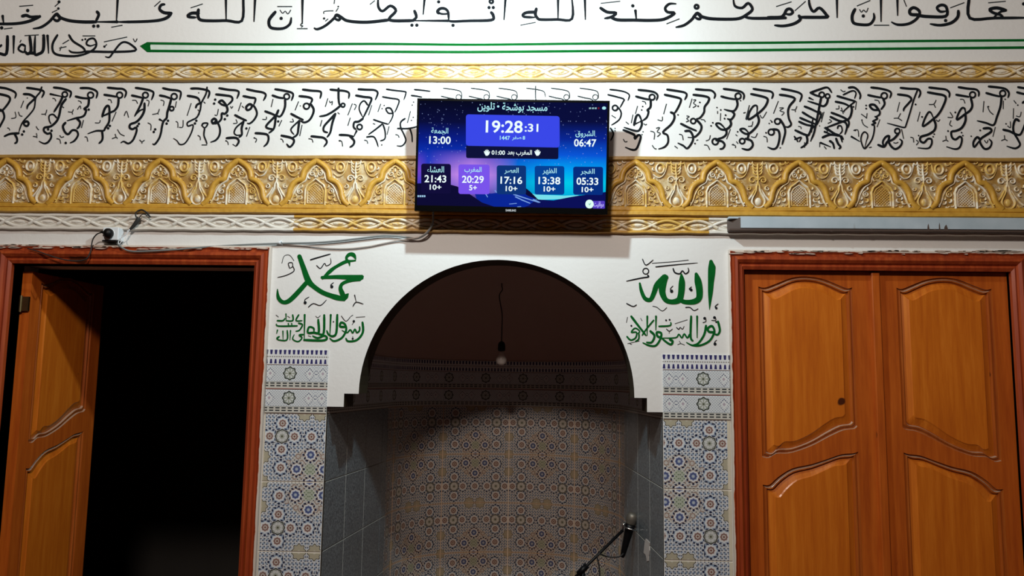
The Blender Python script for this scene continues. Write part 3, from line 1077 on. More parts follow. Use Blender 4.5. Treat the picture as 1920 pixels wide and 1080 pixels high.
# ------------------------------------------------------------------ painted inscriptions
BLK = (M_INK, M_INKTHIN)
TOP = [
 (0, "m 300,124 220,160 120,178 0,180 -60,178;m 170,122 200,116 235,128 300,122;d 210,80 15,210;t 145,48 250,40;m 22,122 30,178;t 30,218 95,210"),
 (0, "m 720,165 620,165 520,155 450,130 430,105 408,122 370,165 310,205 248,216;m 430,108 452,135 432,158 400,142;m 730,90 742,112 720,162;m 880,165 720,165;m 885,-20 875,165;m 1285,100 1260,130 1210,150 1130,160 1000,165 880,165;m 1285,100 1230,95 1198,68 1212,38 1242,34;t 1205,8 1158,50;t 835,205 920,190;d 705,197 737,197 440,65,10 445,15,12;t 390,95 432,75;t 412,50 440,25"),
 (0, "m 1490,75 1485,110 1505,150 1600,157 1700,155 1815,157 1826,0 1828,-20;m 1490,100 1440,100 1410,120 1430,130 1475,132;m 1695,-20 1697,152;m 1915,-20 1906,165;t 1430,60 1522,30"),
 (0, "n 520,265 550,310 620,355 637,383 600,395 540,392 518,375;n 432,265 397,330 402,390 450,415 560,422 640,405 705,370 725,330 705,290 665,298 650,330 680,345 720,332;n 640,388 720,388 840,390 1015,381 990,340 940,316 900,332 850,395 822,430 790,425;d 785,350,9 620,300,8 642,295,8;t 785,350 803,333;t 780,315 955,278;t 620,270 716,270;t 1000,290 1015,315 1030,290;t 470,330 520,300;t 445,362 500,350;t 450,382 462,350"),
 (0, "m 358,270 366,402;m 330,268 326,375 292,405 262,400 266,268;m 262,400 228,398 208,405 190,385;m 226,280 235,378 210,404;n 190,345 162,335 140,370 182,392 192,345;t 160,300 150,320;t 185,268 292,262;t 215,262 225,285;t 318,262 328,282"),
 (0, "m 105,275 103,402;m 58,275 50,402 0,402 -40,400;n 12,340 0,350 -20,352"),
 (480, "m 145,92 100,150 106,202 150,216 212,212 256,180 266,130;d 190,139,13;t 180,75 200,100 220,85 240,105 262,75;t 160,50 272,50;m 350,-20 348,182;t 345,175 335,190 352,196 340,206;t 308,216 388,216"),
 (480, "m 1000,150 860,166 760,166 680,155 640,130 605,112 585,140 520,195 462,220 435,210;m 605,112 632,130 622,152 590,140;m 1180,155 1040,157 1000,140 1050,82 1008,45 950,85 918,50 918,-20;t 590,0 586,30;d 512,140,9 618,50,7;t 510,105 514,86 582,82;t 520,160 542,142;t 618,60 600,88;t 855,35 892,5"),
 (480, "m 1190,85 1203,130 1172,156;m 1440,157 1180,156;m 1266,-20 1254,112;m 1370,100 1362,85 1385,65 1420,68 1442,95 1446,155;n 1370,98 1400,106 1442,104;d 1370,15 1170,190 1207,190 1478,191 1748,58 1780,58;m 1765,95 1780,120 1765,152 1600,157 1480,162 1440,155;o 1765,12,13;m 1872,-20 1860,152"),
 (960, "m 182,68 175,108 192,138 220,148 340,147 450,141 448,-20;m 175,92 112,95 82,112 95,128 172,132;m 345,-20 345,145;m 546,-20 550,150;t 62,190 178,168"),
 (960, "m 665,62 715,92 780,98 745,128 690,140;m 742,128 790,150 920,152 1040,154 1140,145 1218,100 1165,92 1148,62 1180,30 1232,30;m 925,82 932,150;d 905,45;t 665,26 812,10;t 1158,180 1256,142"),
 (960, "m 1410,122 1480,140 1600,145 1700,140 1760,110 1802,70 1770,25 1725,60 1670,45 1658,-20;m 1410,122 1390,100 1368,120 1345,150 1290,190 1226,206;m 1390,100 1414,118 1405,145 1370,132;o 1383,52,14;m 2050,135 1800,138 1738,120"),
 (1440, "m 0,132 90,130 118,112 138,75 165,68 185,92 160,110 118,100;t 200,82 282,10;t 60,50 176,14;m 232,120 240,148 190,180 110,196 45,190;m 242,130 430,130 438,115 385,60 340,88 312,45 304,-20;m 515,-20 517,136"),
 (1440, "m 650,72 630,120 640,172 700,186 762,182 794,140 790,98;d 713,121,13;t 685,70 700,92 716,76 736,92 750,60;t 665,46 766,4;m 845,-20 846,165;t 792,190 908,190"),
 (1440, "m 1130,112 1070,108 1062,78 1090,58 1125,75 1136,102 1110,145 1050,180 970,186 922,165;m 968,-20 970,120;m 1134,118 1200,125 1332,122 1336,55 1300,38 1266,58 1290,88 1335,84;t 1018,0 1038,50;d 1330,155;m 1426,85 1420,130 1372,172 1292,190 1212,180;t 1365,60 1472,20"),
 (1440, "m 1508,-20 1512,136 1700,136 1950,134;m 1780,78 1715,60 1660,72 1690,98 1740,112 1765,135;n 1775,82 1740,90 1690,132;t 1650,22 1782,10;d 1915,30"),
]
for ox, s in TOP:
    paint('painted_word', (ox, 0, 4.0), s, 21.5, 8, BLK, wall)

A, B_, C_, D_, E_, F_, G_, H_ = 0, 200, 400, 600, 1120, 1320, 1520, 1720
NAMES = [
 (A, "m -60,100 20,112 100,125 200,165 235,205 218,268;m -60,195 90,225 148,262 130,330 40,440 -10,440;m -10,430 40,450 65,540 20,640 -10,700"),
 (A, "m 395,115 480,125 600,148 640,182 605,260;m 350,205 430,210 485,238 505,270 410,365 395,425;n 608,105 580,180 520,260 500,400 440,490 340,600 300,680 272,775;m 340,625 390,598 420,630 395,668 355,650 345,620;m 272,772 150,780 60,820;m 215,780 250,850 245,900 212,920;d 350,745 325,790 400,262,9;t 345,300 303,405;t 105,695 130,700 145,730;t 220,460 232,540 165,558;t 268,460 290,515 328,525"),
 (A, "m 785,110 900,125 1010,160 1032,195 1010,262;m 735,205 900,240;o 942,210,38;m 910,240 870,330 780,470;m 955,278 890,370 860,510 820,600 740,670 650,690 640,740 690,778 735,770 745,830 700,900 640,920 565,885;n 820,545 770,498 715,520 718,590 745,640;d 700,715 750,735;t 760,265 795,275 812,310;t 600,495 660,490 680,430;t 660,490 662,515;t 525,670 548,710 568,720;t 480,815 535,820 530,770;t 535,820 540,840;t 895,380 930,405"),
 (A, "m 1170,118 1290,120 1380,150 1412,192 1393,268;m 1100,240 1200,262 1290,268;o 1315,220,42;m 1290,270 1278,370 1220,420 1250,435 1225,510 1170,540 1110,550 970,592;m 1118,560 1162,610 1150,670 1115,710;m 950,620 913,670 940,750 990,785 1050,728 1112,738 1132,800 1080,880 1015,912;d 1287,430 955,912;t 1130,300 1170,315 1178,342;t 1120,430 1160,375 1172,420;t 985,460 1045,465 1065,425;t 1045,465 1055,500;t 820,850 865,862 882,922;t 868,800 890,830 930,820;t 1212,580 1180,695"),
 (B_, "m 20,112 150,125 240,132 286,180 260,262;m -28,215 60,228 150,245;o 192,220,42;m 175,270 165,370 120,440 60,470 -60,528;m -60,528 -30,430 10,375 40,395 45,500 40,600 10,660 -20,700 -45,735 -150,737 -273,780;m -63,745 -55,830 -68,880 -112,922;d 50,665 25,700;t 140,460 78,602;t -168,620 -105,620 -90,580;t -318,825 -285,830 -270,892;t 20,285 60,290 76,335"),
 (B_, "m 425,115 540,132 640,155 682,192 650,292;m 370,225 440,240 520,258;o 565,220,40;m 530,260 490,370 405,530;m 550,340 545,450 500,540 430,610 350,640 335,690 380,712 425,690 437,740 390,860 320,920 250,890 205,912;n 430,490 490,440 548,420;d 470,635 450,668;t 370,295 425,298 450,345;t 255,520 288,452 320,545;t 158,715 200,780 262,810;t 80,850 140,830 160,850;t 125,780 140,830;t 478,865 512,895 552,870;t 512,895 515,920;t 575,290 615,310 600,382"),
 (B_, "m 820,120 920,142 1020,152 1076,182 1058,292;m 775,225 850,240 930,268;o 980,240,42;m 935,282 905,390 880,470 870,550 825,600 800,690 790,760 760,850 700,930 665,922;o 945,415,30;m 770,572 825,602;d 890,590 870,632 705,715 685,752;t 780,290 830,310 822,375;t 660,500 740,480 765,420;t 740,480 752,500;t 595,620 642,650 640,730;t 1012,310 995,400"),
 (B_, "m 1225,125 1330,125 1460,150 1490,190 1465,270;n 1455,108 1440,200 1390,300 1370,340 1355,440 1310,540 1240,580 1170,620 1180,668 1250,650 1240,730 1190,840 1130,920 1060,932 1020,880 968,845;m 1175,230 1290,250 1335,278 1350,320;m 1370,330 1310,360 1290,412;d 1300,590 1280,630 1335,187,9;t 1225,335 1165,518;t 1000,600 1030,620 1032,692;t 1108,580 1102,680 1050,685;t 1405,315 1430,340"),
 (C_, "m 90,120 220,142 330,152 372,182 343,272;m 45,210 160,222 262,242 275,300 200,372;m 82,322 130,298 188,368 130,358 82,322;m 190,365 208,440 170,490 125,485 120,560 80,610 20,640;m 50,585 15,560 -20,590 0,632 50,600 98,700 90,800 40,870 -40,902;d 30,285 15,342 205,515 170,568;t 250,380 265,410 285,380;t 75,420 55,510 20,505;n -163,660 -143,628 -78,628 -103,680 -133,690 -163,655;n -123,700 -133,800 -103,880 -88,930;t -168,940 -88,940;t -225,430 -205,450 -200,505;t -225,800 -190,825 -185,872"),
 (C_, "m 490,135 600,160 720,182 762,222 725,302;m 440,235 540,255 612,272 590,360;m 570,375 530,350 480,390 490,435 540,420 575,368 620,430 632,500 590,580 530,630 490,625;m 320,510 400,552 490,592;n 440,600 340,680 303,760 340,800 412,792;m 440,600 412,700 415,790 370,832;m 195,842 330,838 372,892 330,962;t 280,930 330,962;d 480,702 185,880,11;t 185,880 210,900 218,940;t 405,325 363,452;t 530,680 480,820;t 328,570 345,622 288,630;t 415,375 445,405"),
 (C_, "m 900,135 1020,155 1130,182 1157,222 1130,302;m 860,225 950,255 1030,265;o 1065,240,40;m 1040,280 1038,390 1000,490 960,530 910,510;m 755,455 850,490 930,530;m 942,440 905,515 770,660 800,702 880,712;m 905,520 893,640 870,715 800,772;m 615,770 700,775 782,792 802,850 780,920 730,965;d 940,600 595,838,12;t 865,275 838,392;t 992,580 948,672;t 710,570 765,570 770,530;t 600,840 628,860 610,905"),
 (C_, "m 1300,140 1420,155 1540,165 1562,200 1545,272;m 1250,235 1380,250 1432,282 1410,340;o 1350,380,42;m 1405,345 1452,420 1440,500 1390,582 1320,615 1260,590;m 1130,492 1220,540 1310,582;n 1245,590 1140,690 1128,740 1172,792;m 1245,590 1232,700 1215,790 1140,842;m 990,805 1140,842 1168,900 1110,970 1060,922;t 1235,310 1183,440;t 1285,650 1250,812;t 1108,605 1160,605 1145,560;t 970,852 1000,865 1015,905;d 1260,375,9"),
 (D_, "m 155,140 250,150 360,160 422,192 415,272;m 270,125 270,260 280,340 302,378;o 335,365,27;m 290,380 200,450 90,510 -10,528;m 222,492 150,570 62,670 58,740 120,762;m 225,492 182,620 150,760 100,832;m -120,815 -30,825 60,840 102,900 55,968;t 115,265 78,388;t 138,300 150,330 180,310 172,365;t 30,580 5,672;t 255,470 285,495;t -165,850 -115,860 -100,905"),
 (D_, "m 560,135 680,142 790,148 837,190 800,292;m 525,225 630,245 742,262 730,330 680,440 620,562;n 690,360 640,303 585,345 570,430 622,542;m 620,562 560,602 500,612 488,680 528,722;o 575,680,37;m 530,740 490,820;m 288,795 400,800 492,822;m 430,808 495,880 482,940 430,975;t 470,340 403,512;t 750,365 703,512;t 440,545 403,662;t 488,350 525,370 498,435;t 270,878 315,890 328,962;d 290,880,12"),
 (D_, "n 965,135 1080,152 1230,170 1242,200 1213,292;n 910,245 1020,265 1142,290 1120,390 1080,472;n 1060,480 1020,410 955,415 990,480 1055,490 1040,560 990,642;n 780,575 880,610 992,642;n 900,640 800,720 702,790;n 680,825 770,820 812,870 845,970;n 915,650 942,740 940,850 870,882;d 930,370,10 900,415,10 895,940,10;t 880,345 838,462;t 1000,670 970,792;t 765,630 800,642;t 640,870 680,882 692,922"),
 (D_, "n 1370,140 1480,150 1600,165;n 1325,225 1400,235 1480,250;n 1125,702 1280,702 1420,670;n 1230,560 1170,610 1170,690 1220,800 1242,880 1190,952 1110,952;n 1300,700 1330,800 1335,902;t 1310,450 1265,622;d 1355,320,10 1335,365,10 1350,540,10 1325,585,10;t 1090,790 1130,800 1145,835"),
 (E_, "n -1800,205 -1700,225"),
 (E_, "n 185,140 300,152 400,175 462,220 440,302;n 155,215 280,245 382,278 370,320 325,402;o 255,405,38;n 300,395 345,480 310,580 200,655;t 205,512 268,552;d 255,700,9 255,735,9;n 190,700 232,780 190,882"),
 (E_, "m 595,145 740,160 830,182 872,230 850,300;m 560,240 680,272 760,285;o 790,250,40;m 770,290 768,390 720,440 740,455 715,540 650,592;m 530,650 560,530 600,508 640,590;n 530,645 640,592;m 635,590 642,650 600,732 530,732 380,685;m 378,725 530,792 540,850 590,798 627,820 600,920 560,1000 500,1010 400,972;d 655,385,12 640,435,12 660,750,10 645,790,10;t 582,375 550,492;t 515,500 490,625;t 645,308 690,320 700,355;t 410,605 455,642;t 375,855 400,895 435,890;t 670,630 690,650 715,640"),
 (E_, "m 1010,140 1150,160 1260,182 1292,220 1260,292;m 975,215 1090,240 1197,270 1202,320 1150,430 1105,490;m 1062,470 1105,492 1112,560 1060,650 948,755 1012,800 1022,900 970,970 880,1000;d 1165,505,12;t 1000,345 958,495;t 870,575 935,590 940,530;t 765,740 825,765 820,862;t 848,700 900,690 865,750 912,775 865,822;t 792,945 825,990 855,998"),
 (E_, "m 1425,135 1543,145 1650,155 1703,210 1685,272;m 1390,215 1543,235 1612,262 1600,320 1550,390 1540,470 1480,550 1425,562;o 1385,595,37;m 1440,585 1502,660 1490,740 1430,810 1385,832;m 1210,635 1320,690 1440,740;m 1270,740 1340,742 1382,820 1370,900 1300,990 1240,950 1160,912;d 1480,325,13 1455,380,13 1410,920,13;t 1370,270 1330,402;t 1385,290 1425,290 1390,335 1428,370 1380,402;t 1288,520 1328,530 1292,560 1322,590 1280,608;t 1180,785 1225,800 1240,870;t 1115,955 1160,990;t 1305,830 1390,835;t 1430,875 1460,865;t 1495,572 1545,580 1560,610"),
 (F_, "m 285,130 400,145 530,170 577,220 565,292;m 250,240 350,265 460,282;o 490,235,42;m 470,280 483,360 450,432 400,452 285,425;m 400,452 437,500 390,572 330,560;m 375,580 387,650 325,712 240,712 170,640 230,632 310,712;m 315,712 322,780 270,832 190,852;o 160,892,44;m 175,872 260,890 297,940 270,990 220,1000;d 240,435,13 185,400,11 310,510,14 295,560,14 125,620,13 100,665,13 525,300,11;t 240,480 235,592;t 382,710 325,858;t 25,882 75,860 90,800;t 0,940 50,950 82,1012;t 195,450 195,490"),
 (F_, "m 715,130 840,150 960,167 997,210 975,275;m 680,205 800,230 902,262 917,310 870,400 770,492 640,572 650,480 710,382 765,380 762,490;m 762,490 792,580 760,670 655,772 580,772 520,718 585,708 650,775;m 645,780 630,840 600,852;o 550,885,38;m 600,850 680,880 702,950 640,1010 540,990;d 485,750,13;t 808,505 845,552 905,460;t 635,672 690,662 705,600;t 690,660 690,680;t 678,820 740,830 770,770;t 400,935 450,950 452,985;d 420,935,12;t 455,790 480,812;t 465,890 490,922;t 655,365 600,570;t 640,430 610,580;t 565,480 600,470"),
 (F_, "m 1125,130 1250,152 1370,185 1412,230 1380,320;m 1095,215 1200,230 1312,272 1240,370 1213,450 1225,560 1257,640 1215,682 1165,672;o 1060,600,40;m 1095,570 1152,660 1172,750 1150,850 1125,940;o 970,755,42;m 990,715 1068,728 1092,820 1060,960 1000,1000 915,970;d 895,765,13 940,630,11 975,610,10;t 1075,305 1003,488;t 1088,405 1150,405 1095,445 1157,470 1120,515;t 1262,430 1318,430 1342,380;t 1318,430 1318,465;t 858,815 905,835 912,902;t 955,580 990,612;t 1090,990 1110,975"),
 (G_, "m -5,185 120,140 240,110 305,190;m -5,185 70,222 150,245;o 157,215,38;o 242,235,32;m 248,270 230,340 180,380 100,352 -50,305;m 150,250 120,400 90,560 60,700 40,780 -5,892;m -88,385 0,420 100,470 142,500;m -118,470 -20,530 100,592;m -153,550 -60,590 70,642;m -168,605 -60,650 60,668;n 135,460 142,520 90,640 20,700 10,760;m -223,730 -60,800 -20,770 10,680 30,560;m -63,800 -50,880 -80,940 -150,985;t 192,460 150,612;t 170,470 150,560;d 125,665,9;n -238,820 -200,870 -190,900;n -230,860 -140,830 -170,900;t -183,670 -145,680 -140,710;m -20,262 40,290;t -60,850 -40,920;t -90,900 -90,980"),
 (G_, "m 550,112 620,108 680,150 717,220 705,282;n 470,215 600,158 652,190 630,272;m 385,235 520,275 652,312;m 360,315 480,342 560,382;n 640,312 560,375 470,455;m 580,370 592,450 550,560 430,612 215,692;m 300,475 420,520 520,570 552,620 535,695;m 285,535 400,590 492,612 522,680 490,792;m 215,692 330,772 425,812 455,905;n 385,700 400,665 440,672 452,740 415,785;m 170,832 280,792 425,812;m 200,750 300,790;m 145,910 290,970;m 275,885 320,920 340,1000;m 365,850 392,920 430,970 400,1000;t 130,900 130,972;d 615,390,13 285,885,16;t 662,310 645,432;t 430,140 470,170 500,160;t 360,420 405,415 405,370;t 425,440 490,465;t 440,400 470,490;t 245,630 300,600 265,570;t 190,960 225,1000;t 190,690 240,740 200,760;n 430,810 470,860 440,800"),
 (G_, "m 875,110 1000,125 1120,155 1162,195 1140,267;m 830,220 920,240 1020,257;o 1060,230,44;m 1045,270 1067,350 1010,432;m 985,440 920,362 850,368 900,430 985,440 992,500 925,540;n 930,530 962,560 895,600 938,620 878,650 917,660 912,760 882,860 822,950 770,992 725,880 738,790 780,752 822,800 802,890 780,980;m 590,822 710,892;d 800,370,14 800,415,14;t 1000,570 958,682;t 728,492 805,548;t 815,480 805,560;t 735,575 762,645 825,688;d 738,580,11;t 615,732 680,725 692,822;d 640,728,14;t 920,290 975,300 995,345;t 840,980 880,970"),
 (G_, "m 1300,115 1420,127 1550,135 1585,190 1555,262;n 1545,140 1490,280 1440,450 1380,640 1350,687 1240,662 1100,625;m 1260,210 1400,230 1455,278 1420,330 1350,410 1340,455;o 1250,740,37;m 1270,772 1200,850 1120,892;m 1120,890 1132,812 1080,828 1040,900 1060,962;m 975,940 1060,965 1110,890 1160,960 1220,1000 1290,960 1320,892 1280,852;d 1515,355,14 990,945,14;t 1285,320 1250,462;t 1200,555 1262,555 1320,592;t 1262,555 1300,482;t 1195,905 1230,915 1265,900;t 1312,710 1342,852"),
 (H_, "m 170,110 300,125 410,140 462,190 455,257;m 150,180 260,200 380,225 407,280 350,420 290,510 230,562 85,672 90,600 150,478 190,472 230,552;m 230,560 262,650 240,732 150,790 50,822 38,880 90,907 150,852 202,860 202,930 150,990 0,982;d 65,535,14 240,785,12 225,822,12 15,805,12;t 38,460 0,602;t 165,355 235,350 270,290;t 235,350 262,402;t 268,575 300,600 325,570;t -105,830 -65,840 -55,905;t -20,870 12,900 -20,942"),
 (H_, "m 595,105 720,125 840,137 887,180 880,242;m 560,215 650,230 750,247;o 795,215,42;m 770,260 792,370 760,442 690,492 570,577 590,490 640,408 682,418 692,490;m 690,490 692,590 640,690 560,735 490,752 500,832 550,862 612,820 642,862 612,970 540,1000 415,965;d 545,470,14 440,740,14 635,762,13 655,805,13;t 615,280 665,285 687,340;t 435,540 510,540 470,465;t 485,585 465,645 502,672;t 360,890 410,870 445,890;t 408,808 415,870"),
 (H_, "m 1030,95 1150,107 1270,130 1322,190 1305,262;m 995,190 1100,220 1200,242;o 1230,195,42;m 1215,240 1200,380 1150,530 1100,652 990,622 858,590;m 955,702 1040,700 1062,750 905,862 940,970 990,1000 1050,970 1072,900 1030,852;m 905,862 860,828 808,900 820,972 900,870;d 905,730,14 775,815,11 1265,280,11;t 962,305 948,467;t 1242,300 1240,422;t 1127,680 1090,822;t 1012,380 1045,455 1098,502;d 1025,385,11;t 965,870 1000,912 1020,870"),
 (H_, "m 1455,105 1543,120 1700,145;m 1440,180 1543,205 1700,235;m 1600,300 1530,320 1520,345;m 1465,592 1420,570 1388,640 1390,750 1450,860 1482,940 1410,990 1288,957;m 1240,720 1330,742 1400,777 1480,792 1530,700 1560,600;t 1390,410 1385,562;d 1450,365,12 1280,635,12;t 1392,295 1430,345;t 1300,662 1345,690 1342,600;t 1425,520 1480,530 1500,460;t 1210,880 1260,860 1300,880;t 1255,800 1262,862"),
]
for ox, s in NAMES:
    if '-1800' in s: continue
    paint('painted_name', (ox, 150, 7.715), s, 31, 15, BLK, wall)
# tops of the names that show over the television (burnt out by the lamp)
for i, x in enumerate((812, 864, 916, 968, 1014, 1068)):
    paint('painted_name', (x, 150, 7.715), "m 150,120 300,140 400,170 415,250 400,270;m 120,235 220,260 330,290 350,400 300,480;m 300,480 340,600 250,720 150,800;o 370,250,38" if i != 3 else
          "m 150,120 300,140 400,170 420,250;m 280,90 280,260 300,380;m 300,380 200,450 90,520", 15, 8, (M_INKTHIN, M_INKTHIN), wall)

GRN = (M_GREEN, M_INK)
paint('painted_word', (490, 450, 4.909), "v 352,152,40 390,260,48 432,372,56 480,425,44 560,480,42 640,512,44 700,530,50 762,545,34;v 762,560,10 780,520,44 805,492,6;"
      "v 432,375,40 330,490,44 255,560,42 200,572,36 158,530,34 150,450,8;v 872,180,8 852,140,36 815,132,34 785,160,26 800,192,22 872,188,14;v 815,240,6 795,195,30 690,245,28 625,295,34 560,360,14;"
      "v 560,345,28 700,340,36 905,345,48 925,335,30;v 905,360,36 820,372,32 750,400,30 730,440,36 745,490,46 765,530,40;", 20, 8, GRN, wall, 'large green painted word')
paint('painted_mark', (490, 450, 4.909), "n 510,235 545,262 582,215 600,238 640,215 638,165;m 455,182 545,155 640,128;d 650,430,15;n 655,432 640,415 668,390;n 262,260 250,215 285,210 288,245 262,260;n 290,240 302,285 230,325 148,345;"
      "t 190,215 210,150 260,140 302,192;d 405,577,15;n 405,577 402,550 442,523;n 435,617 480,585 545,602 602,550;m 860,508 875,572;n 845,608 875,572 942,590", 11, 6, BLK, wall)
paint('painted_word', (490, 450, 4.909), "m 932,760 935,850 880,920 800,932 778,900;n 905,800 905,832 880,852 862,820 842,855 820,825 790,852 740,830;m 765,800 725,795 735,760 770,775 782,830 742,900 670,930 628,900;"
      "m 700,690 692,850 660,885 620,870 602,830;m 640,690 632,880;m 580,692 576,852 540,868 515,850;m 525,735 530,850 485,852 430,852 440,802 482,812 485,850;m 400,690 396,920;"
      "m 396,920 560,925 606,905 580,880 520,902 470,880;n 345,690 320,742 380,742;n 290,690 290,742 225,742;n 228,682 230,742;n 150,742 200,742 222,718;n 345,765 380,780 352,830 315,840;n 330,790 160,792 140,770;n 280,770 285,790;n 250,770 255,790;n 150,830 142,862;"
      "n 385,870 350,875 375,900 340,935 290,912 305,868;n 270,835 265,922;n 240,835 236,920 150,918;n 200,840 202,915;n 165,890 145,905 165,925", 19.5, 7, GRN, wall)
paint('painted_mark', (490, 450, 4.909), "n 738,700 780,748 822,705;t 822,705 845,690;t 870,712 956,706;d 852,748,12 842,908,10 665,752,7;t 858,750 835,780;t 842,885 842,908;t 500,700 520,715 545,695;t 135,690 160,710;t 240,700 265,715;t 430,880 460,890", 9, 6, BLK, wall)
paint('painted_word', (1150, 460, 4.909), "v 898,150,34 905,220,68 897,350,54 892,450,42 884,592,6;v 762,265,30 778,330,64 792,420,62 785,490,56 735,520,50 660,522,42 620,505,40;"
      "v 625,262,14 630,340,58 622,450,58 600,505,56 535,520,44 480,500,46 450,430,60 455,350,70 470,300,66 482,296,50;v 460,300,50 400,365,50 372,440,44 340,500,38 290,488,36 258,420,32 243,350,18;v 935,232,4 925,200,30 900,160,34", 20, 8, GRN, wall, 'large green painted word')
paint('painted_mark', (1150, 460, 4.909), "o 298,238,27;m 315,275 322,290 250,302 118,330;n 268,128 300,182 368,132;t 355,166 560,150 692,136;n 390,198 560,180 776,162;m 550,215 565,250 610,262 635,235 662,262 692,240 686,205;d 535,422,16 715,410,14 946,577,12;"
      "n 530,420 525,400 550,372;n 708,410 698,400 722,380;n 940,577 938,560 966,537;n 122,535 180,562 215,545;t 360,560 400,570 450,604 492,572;n 665,572 705,572 742,600 782,582", 12, 7, BLK, wall)
paint('painted_word', (1150, 460, 4.909), "m 962,702 980,780 960,822 930,815;m 930,800 880,795 868,765 905,742 928,780 920,822 880,882 800,920 725,920 670,892;m 852,740 835,822 780,902 725,920;m 770,655 770,852;m 715,655 710,842 735,880;"
      "n 700,820 680,852 652,815 630,852 602,818 572,850 440,852;m 520,868 545,882 530,912 490,892 440,850;m 440,850 405,835 400,800 440,808 432,862 390,922 330,922 268,895;m 392,655 390,782;n 420,745 520,738 527,705;m 312,655 310,832;"
      "n 370,690 300,775 262,832;m 340,790 378,832 352,892 300,892;m 165,655 230,740 302,832;n 125,840 160,872 205,850 212,800 165,800 200,762 242,792 210,820;n 235,815 232,862 200,885", 19.5, 7, GRN, wall)
paint('painted_mark', (1150, 460, 4.909), "t 130,905 240,880;d 840,672,14 930,665,14 485,690,9 517,685,9 165,740,9 935,908,15 945,705,9;n 848,672 850,700 820,712;n 938,665 940,690 900,690;n 935,905 932,890 952,870;n 488,770 515,790 545,768;n 515,790 512,812;"
      "n 580,755 600,772 615,755 635,772 652,742;t 565,722 682,685;t 590,915 620,905 656,918;t 605,880 622,905;t 120,712 130,660;t 250,670 265,695;t 150,905 170,912", 10, 6, BLK, wall)


# ------------------------------------------------------------------ doors
def door_leaf(parent, name, x_off, mirror, w, ztop, ybase, flipside=False):
    """leaf of varnished pine with two shaped panels; hinge edge at local x = 0, local z in units from the eye line.
    returns the leaf object (its panels are children)"""
    th = 20.0
    zb = -EYE / U + 6

    def mp(p): return ((w - p[0]) if mirror else p[0], p[1])
    top = catmull([(28, 186), (40, 184), (62, 192), (90, 203), (116, 206), (146, 202), (172, 192), (192, 184), (202, 186)], 3)
    bot = catmull([(202, -70), (196, -75), (176, -78), (150, -90), (124, -104), (100, -114), (76, -121), (54, -122), (40, -130), (28, -128)], 3)
    p1 = top + bot
    top2 = catmull([(28, -178), (40, -178), (56, -164), (82, -148), (116, -140), (146, -130), (172, -121), (192, -119), (202, -116)], 3)
    p2 = top2 + [(202, zb + 60), (28, zb + 60)]
    def inset(which, d):
        t_, b_, z2 = (top, bot, 0) if which == 0 else (top2, [(202, zb + 60), (28, zb + 60)], 0)
        f = lambda x: 28 + d + (x - 28) / 174.0 * (174.0 - 2 * d)
        return [mp((f(x), z - d)) for x, z in t_] + [mp((f(x), z + d)) for x, z in b_]
    p1 = inset(0, 0); p2 = inset(1, 0)
    rect = [(0, zb), (w, zb), (w, ztop), (0, ztop)]
    # leaf body: face with two openings, sides and back
    loops = [rect, p1, p2]
    tri = tessellate_polygon([[Vector((a, b, 0)) for a, b in l] for l in loops])
    flat = [p for l in loops for p in l]
    V = [(X(a), 0, b * U) for a, b in flat]; F = []
    for t in tri:
        a, b, c = (flat[i] for i in t)
        ar = (b[0] - a[0]) * (c[1] - a[1]) - (c[0] - a[0]) * (b[1] - a[1])
        F.append(tuple(t) if ar > 0 else tuple(t)[::-1])
    n = len(V)
    for a, b in rect: V.append((X(a), th * U, b * U))
    for i in range(4): F.append((i, n + i, n + (i + 1) % 4, (i + 1) % 4))
    F.append((n + 3, n + 2, n + 1, n))
    leaf = mesh(name, V, F, M_STILE, parent)
    for wh in (0, 1):
        p = p1 if wh == 0 else p2
        prof = [(0, 0), (1.0, 3.5), (3.0, 4.0), (5.0, 1.4), (7.0, 1.2), (8.5, 5.0), (10.0, 5.2)]
        rings = [(inset(wh, d), h) for d, h in prof]
        V, F = [], []
        N = len(p)
        for r, h in rings:
            for a, b in r: V.append((X(a), h * U, b * U))
        for k in range(len(rings) - 1):
            for i in range(N): F.append((k * N + i, k * N + (i + 1) % N, (k + 1) * N + (i + 1) % N, (k + 1) * N + i))
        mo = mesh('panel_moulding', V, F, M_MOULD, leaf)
        prof = [(10.0, 5.2), (20.0, 1.6), (22.0, 0.2)]
        rings = [(inset(wh, d), h) for d, h in prof]
        V, F = [], []
        for r, h in rings:
            for a, b in r: V.append((X(a), h * U, b * U))
        for k in range(2):
            for i in range(N): F.append((k * N + i, k * N + (i + 1) % N, (k + 1) * N + (i + 1) % N, (k + 1) * N + i))
        last = rings[-1][0]
        for t in tessellate_polygon([[Vector((a, b, 0)) for a, b in last]]): F.append(tuple(2 * N + i for i in t))
        pa = mesh('panel', V, F, M_PANEL, leaf)
        for o in (mo, pa):
            bm = bmesh.new(); bm.from_mesh(o.data); bmesh.ops.recalc_face_normals(bm, faces=bm.faces)
            if sum(f.normal.y * f.calc_area() for f in bm.faces) > 0: bmesh.ops.reverse_faces(bm, faces=bm.faces)
            bm.to_mesh(o.data); bm.free()
    return leaf


